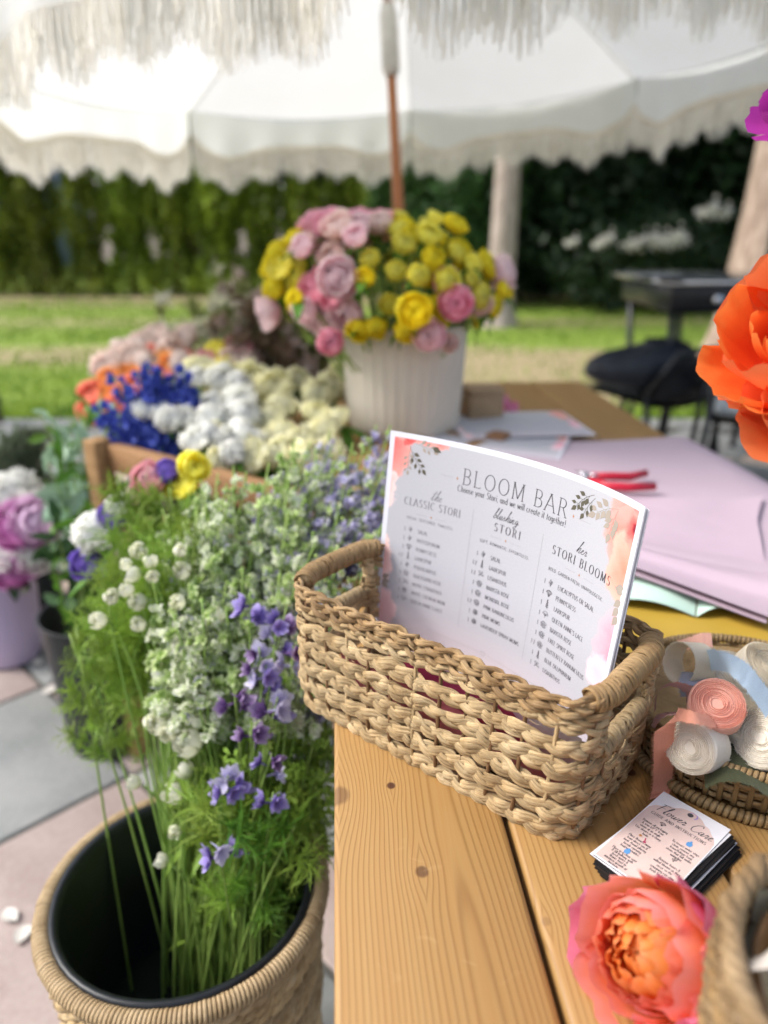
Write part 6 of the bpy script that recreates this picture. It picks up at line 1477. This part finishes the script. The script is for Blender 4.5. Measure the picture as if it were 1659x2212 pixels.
# eucalyptus bucket
pe = Vector((-.66, 1.52, 0)); tin(pe.x, pe.y, 0, .12, .34, 'black bucket of pale eucalyptus standing left of the crate', LIN)
for i in range(20):
    x = rs.uniform(75, 245); y = rs.uniform(845, 1060)
    stalk('eucalyptus_stem', 'pale green leafy stem left of the wooden crate', 'foliage', 'pale leafy stems left of the crate', pe+Vector((rs.uniform(-.07, .07), rs.uniform(-.07, .07), .03)), Q(x, y, 1.42+rs.uniform(0, .2)), [leafE, leafE, leafG], 9, .55, .004, rs, sz=(1.2, .8), part_='leaf', down=-.1)
for i in range(16):
    x = rs.uniform(95, 260); y = rs.uniform(1060, 1260)
    stalk('dark_leafy_stem', 'dark green leafy stem low beside the black bucket', 'foliage', 'dark leafy stems low by the black bucket', pe+Vector((rs.uniform(-.07, .07), rs.uniform(-.07, .07), .03)), Q(x, y, 1.30+rs.uniform(0, .12)), [leafD, leafG], 8, .45, .004, rs, sz=(1.0, .7), part_='leaf', down=.2)
# grey-green brush at the far left
pg = Vector((-1.15, 2.2, 0)); tin(pg.x, pg.y, 0, .11, .3, 'dark bucket of grey green brush at the far left', LIN)
GRG = plain('grey_green_leaf', (.20, .25, .15), (.11, .145, .085), .7, 12, transl=.2); feaS = [feather_mesh('feather_leaf', GRG, .11, 40, 3, .003)]
for i in range(12):
    stalk('grey_green_stem', 'grey green brushy stem at the far left', 'foliage', 'grey green stems at the far left', pg+Vector((0, 0, .03)), Q(rs.uniform(-10, 85), rs.uniform(905, 1000), 2.1), feaS, 6, .5, .004, rs, part_='feather_leaf', down=-.3)
# smaller colourful blooms between (lisianthus, roses)
for (x, y, k, R, lb) in ((318, 1035, 'pks', .026, 'bright pink rose in front of the crate rail'), (358, 1018, 'lis', .018, 'small violet lisianthus right of the bright pink rose'), (392, 1042, 'yel', .026, 'pale yellow rose left of the larkspur tips'), (418, 1010, 'yel', .022, 'second pale yellow rose just above the larkspur tips'), (300, 1132, 'pks', .030, 'salmon pink rose low left of the larkspur'), (247, 1112, 'lis', .024, 'violet lisianthus above the white bloom'), (200, 1148, 'wht', .030, 'large white bloom at the far left of the larkspur'), (240, 1155, 'wht', .024, 'smaller white bloom right of the large white one'), (255, 1092, 'wht', .018, 'little white bud above the violet lisianthus'), (190, 1215, 'lis', .026, 'deep violet lisianthus hanging at the left below the white bloom'), (235, 1222, 'lis', .024, 'deep violet lisianthus beside the other hanging one'), (262, 1190, 'lil', .022, 'lilac bloom right of the hanging violet ones'), (345, 1085, 'bls', .02, 'peach bud between the bright pink and salmon roses')):
    flower('garden_bloom', lb, 'flower', None, Q(x, y, 1.02), (rs.gauss(0, .3)-.2, -.7, .6), B[k][0 if k != 'yel' else 1], R, bbase(-.03, .06, .05), .002, 2, leafG, rs=rs)
for i in range(10): green(rs.uniform(270, 420), rs.uniform(1040, 1130), .98, feaL, 10, .6, 'yellow green filler stem among the small roses', 'yellow green filler among the small roses', bbase(-.03, .06))
# lilac vase with peonies, left edge
LV = plain('lilac_glaze', (.50, .42, .58), (.46, .38, .54), .4, 5, rv=0); pv = Vector((-1.075, 1.88, 0))
t = thing('lilac_vase', pv, 'smooth lilac floor vase at the left edge holding magenta and white peonies', 'vase'); mb = M()
lathe(mb, [(0, 0), (.072, 0), (.082, .012), (.092, .12), (.098, .25), (.104, .275), (.097, .275), (.09, .25), (.076, .02), (0, .02)], 40); ob('body', mb.mesh('body', LV), t)
for (x, y, k, R, lb) in ((20, 1070, 'wht', .075, 'white peony at the top of the lilac vase'), (-20, 1100, 'lil', .07, 'lilac pink peony at the photo edge above the lilac vase'), (85, 1125, 'lil', .068, 'lilac pink peony on the right of the lilac vase'), (42, 1130, 'mag', .07, 'bright magenta peony in the middle of the lilac vase'), (50, 1195, 'mag', .062, 'deeper magenta peony low in the middle of the lilac vase'), (78, 1190, 'wht', .055, 'white peony low on the right of the lilac vase'), (5, 1190, 'wht', .055, 'white peony low on the left of the lilac vase'), (20, 1235, 'mag', .05, 'magenta peony hanging over the rim of the lilac vase')):
    flower('peony', lb, 'peony', None, Q(x, y, 1.78 if y > 1100 else 1.86), ((x-30)*.008, -.6, .9-(y-1070)*.004), B[k][0], R, pv+Vector((0, 0, .05)), .004, 2, leafD, rs=rs)
# wispy heather-like bunches behind
HEA = plain('dusty_heather', (.66, .54, .50), (.44, .33, .30), .8, 14, transl=.2); HEW = plain('pale_wisp', (.84, .84, .70), (.68, .66, .52), .8, 14, transl=.25); HEB = plain('brown_olive_wisp', (.30, .22, .12), (.19, .12, .09), .8, 14, transl=.15); OLV = plain('olive_leaf', (.28, .32, .10), (.17, .20, .06), .7, 14, transl=.2)
wisp = [feather_mesh('flower_tuft', m, .075, 30, i, .0032) for i, m in enumerate((HEW, HEA, HEB, OLV))]
ph_ = Vector((-.28, 2.12, 0)); tin(ph_.x, ph_.y, 0, .17, .42, 'wide dark bucket of wispy dried stems behind the crate', LIN)
for i in range(36):
    x = rs.uniform(300, 560); y = rs.uniform(568, 760)
    if y < 640-(x-300)*.35: continue
    stalk('wispy_stem', 'pale wispy flowering stem behind the wooden crate', 'foliage', 'pale wispy stems at the back', ph_+Vector((rs.uniform(-.1, .1), rs.uniform(-.08, .08), .03)), Q(x, y, 2.1+rs.uniform(-.08, .12)), [wisp[0], wisp[1], wisp[0], wisp[3]], 9, .62, .01, rs, sz=(1.0, .6), part_='flower_tuft', down=-.4, smat=OLV)
for i in range(34):
    x = rs.uniform(470, 715); y = rs.uniform(600, 760)
    stalk('brown_wispy_stem', 'brownish wispy stem left of the ribbed vase', 'foliage', 'brown wispy stems left of the ribbed vase', ph_+Vector((rs.uniform(-.08, .12), rs.uniform(-.08, .08), .03)), Q(x, y, 2.0+rs.uniform(-.08, .12)), [wisp[2], wisp[3], wisp[1], wisp[2]], 10, .55, .01, rs, sz=(1.0, .7), part_='flower_tuft', down=-.4, smat=OLV)

# ------------------------------------------------------------------ every repeat gets the label that finds it: its band in the bunch, then its rank from the left
def locate(p):
    d = Vector(p)-Vector((0, 0, EYE)); zc = d.y*_c-d.z*_s; return d.x/zc, -(d.y*_s+d.z*_c)/zc
for (lb, grp), items in REG.items():
    L = sorted([(locate(p)[1], locate(p)[0], t) for t, p in items], key=lambda q: q[0]); n = len(L)
    nb = max(1, -(-n//12)) if n > 5 else 1; names = {1: [''], 2: ['upper', 'lower'], 3: ['top', 'middle', 'bottom'], 4: ['top', 'second', 'third', 'bottom']}.get(nb) or ['top']+[ORD[i] for i in range(1, nb-1)]+['bottom']
    for b in range(nb):
        row = sorted(L[b*n//nb:(b+1)*n//nb], key=lambda q: q[1])
        for i, (_, _, t) in enumerate(row):
            w_ = lb.split(); tail = ORD[min(i, 19)]+' from left'+(' in '+names[b]+' row' if names[b] else '')
            t['label'] = ' '.join(w_[:10])+', '+tail
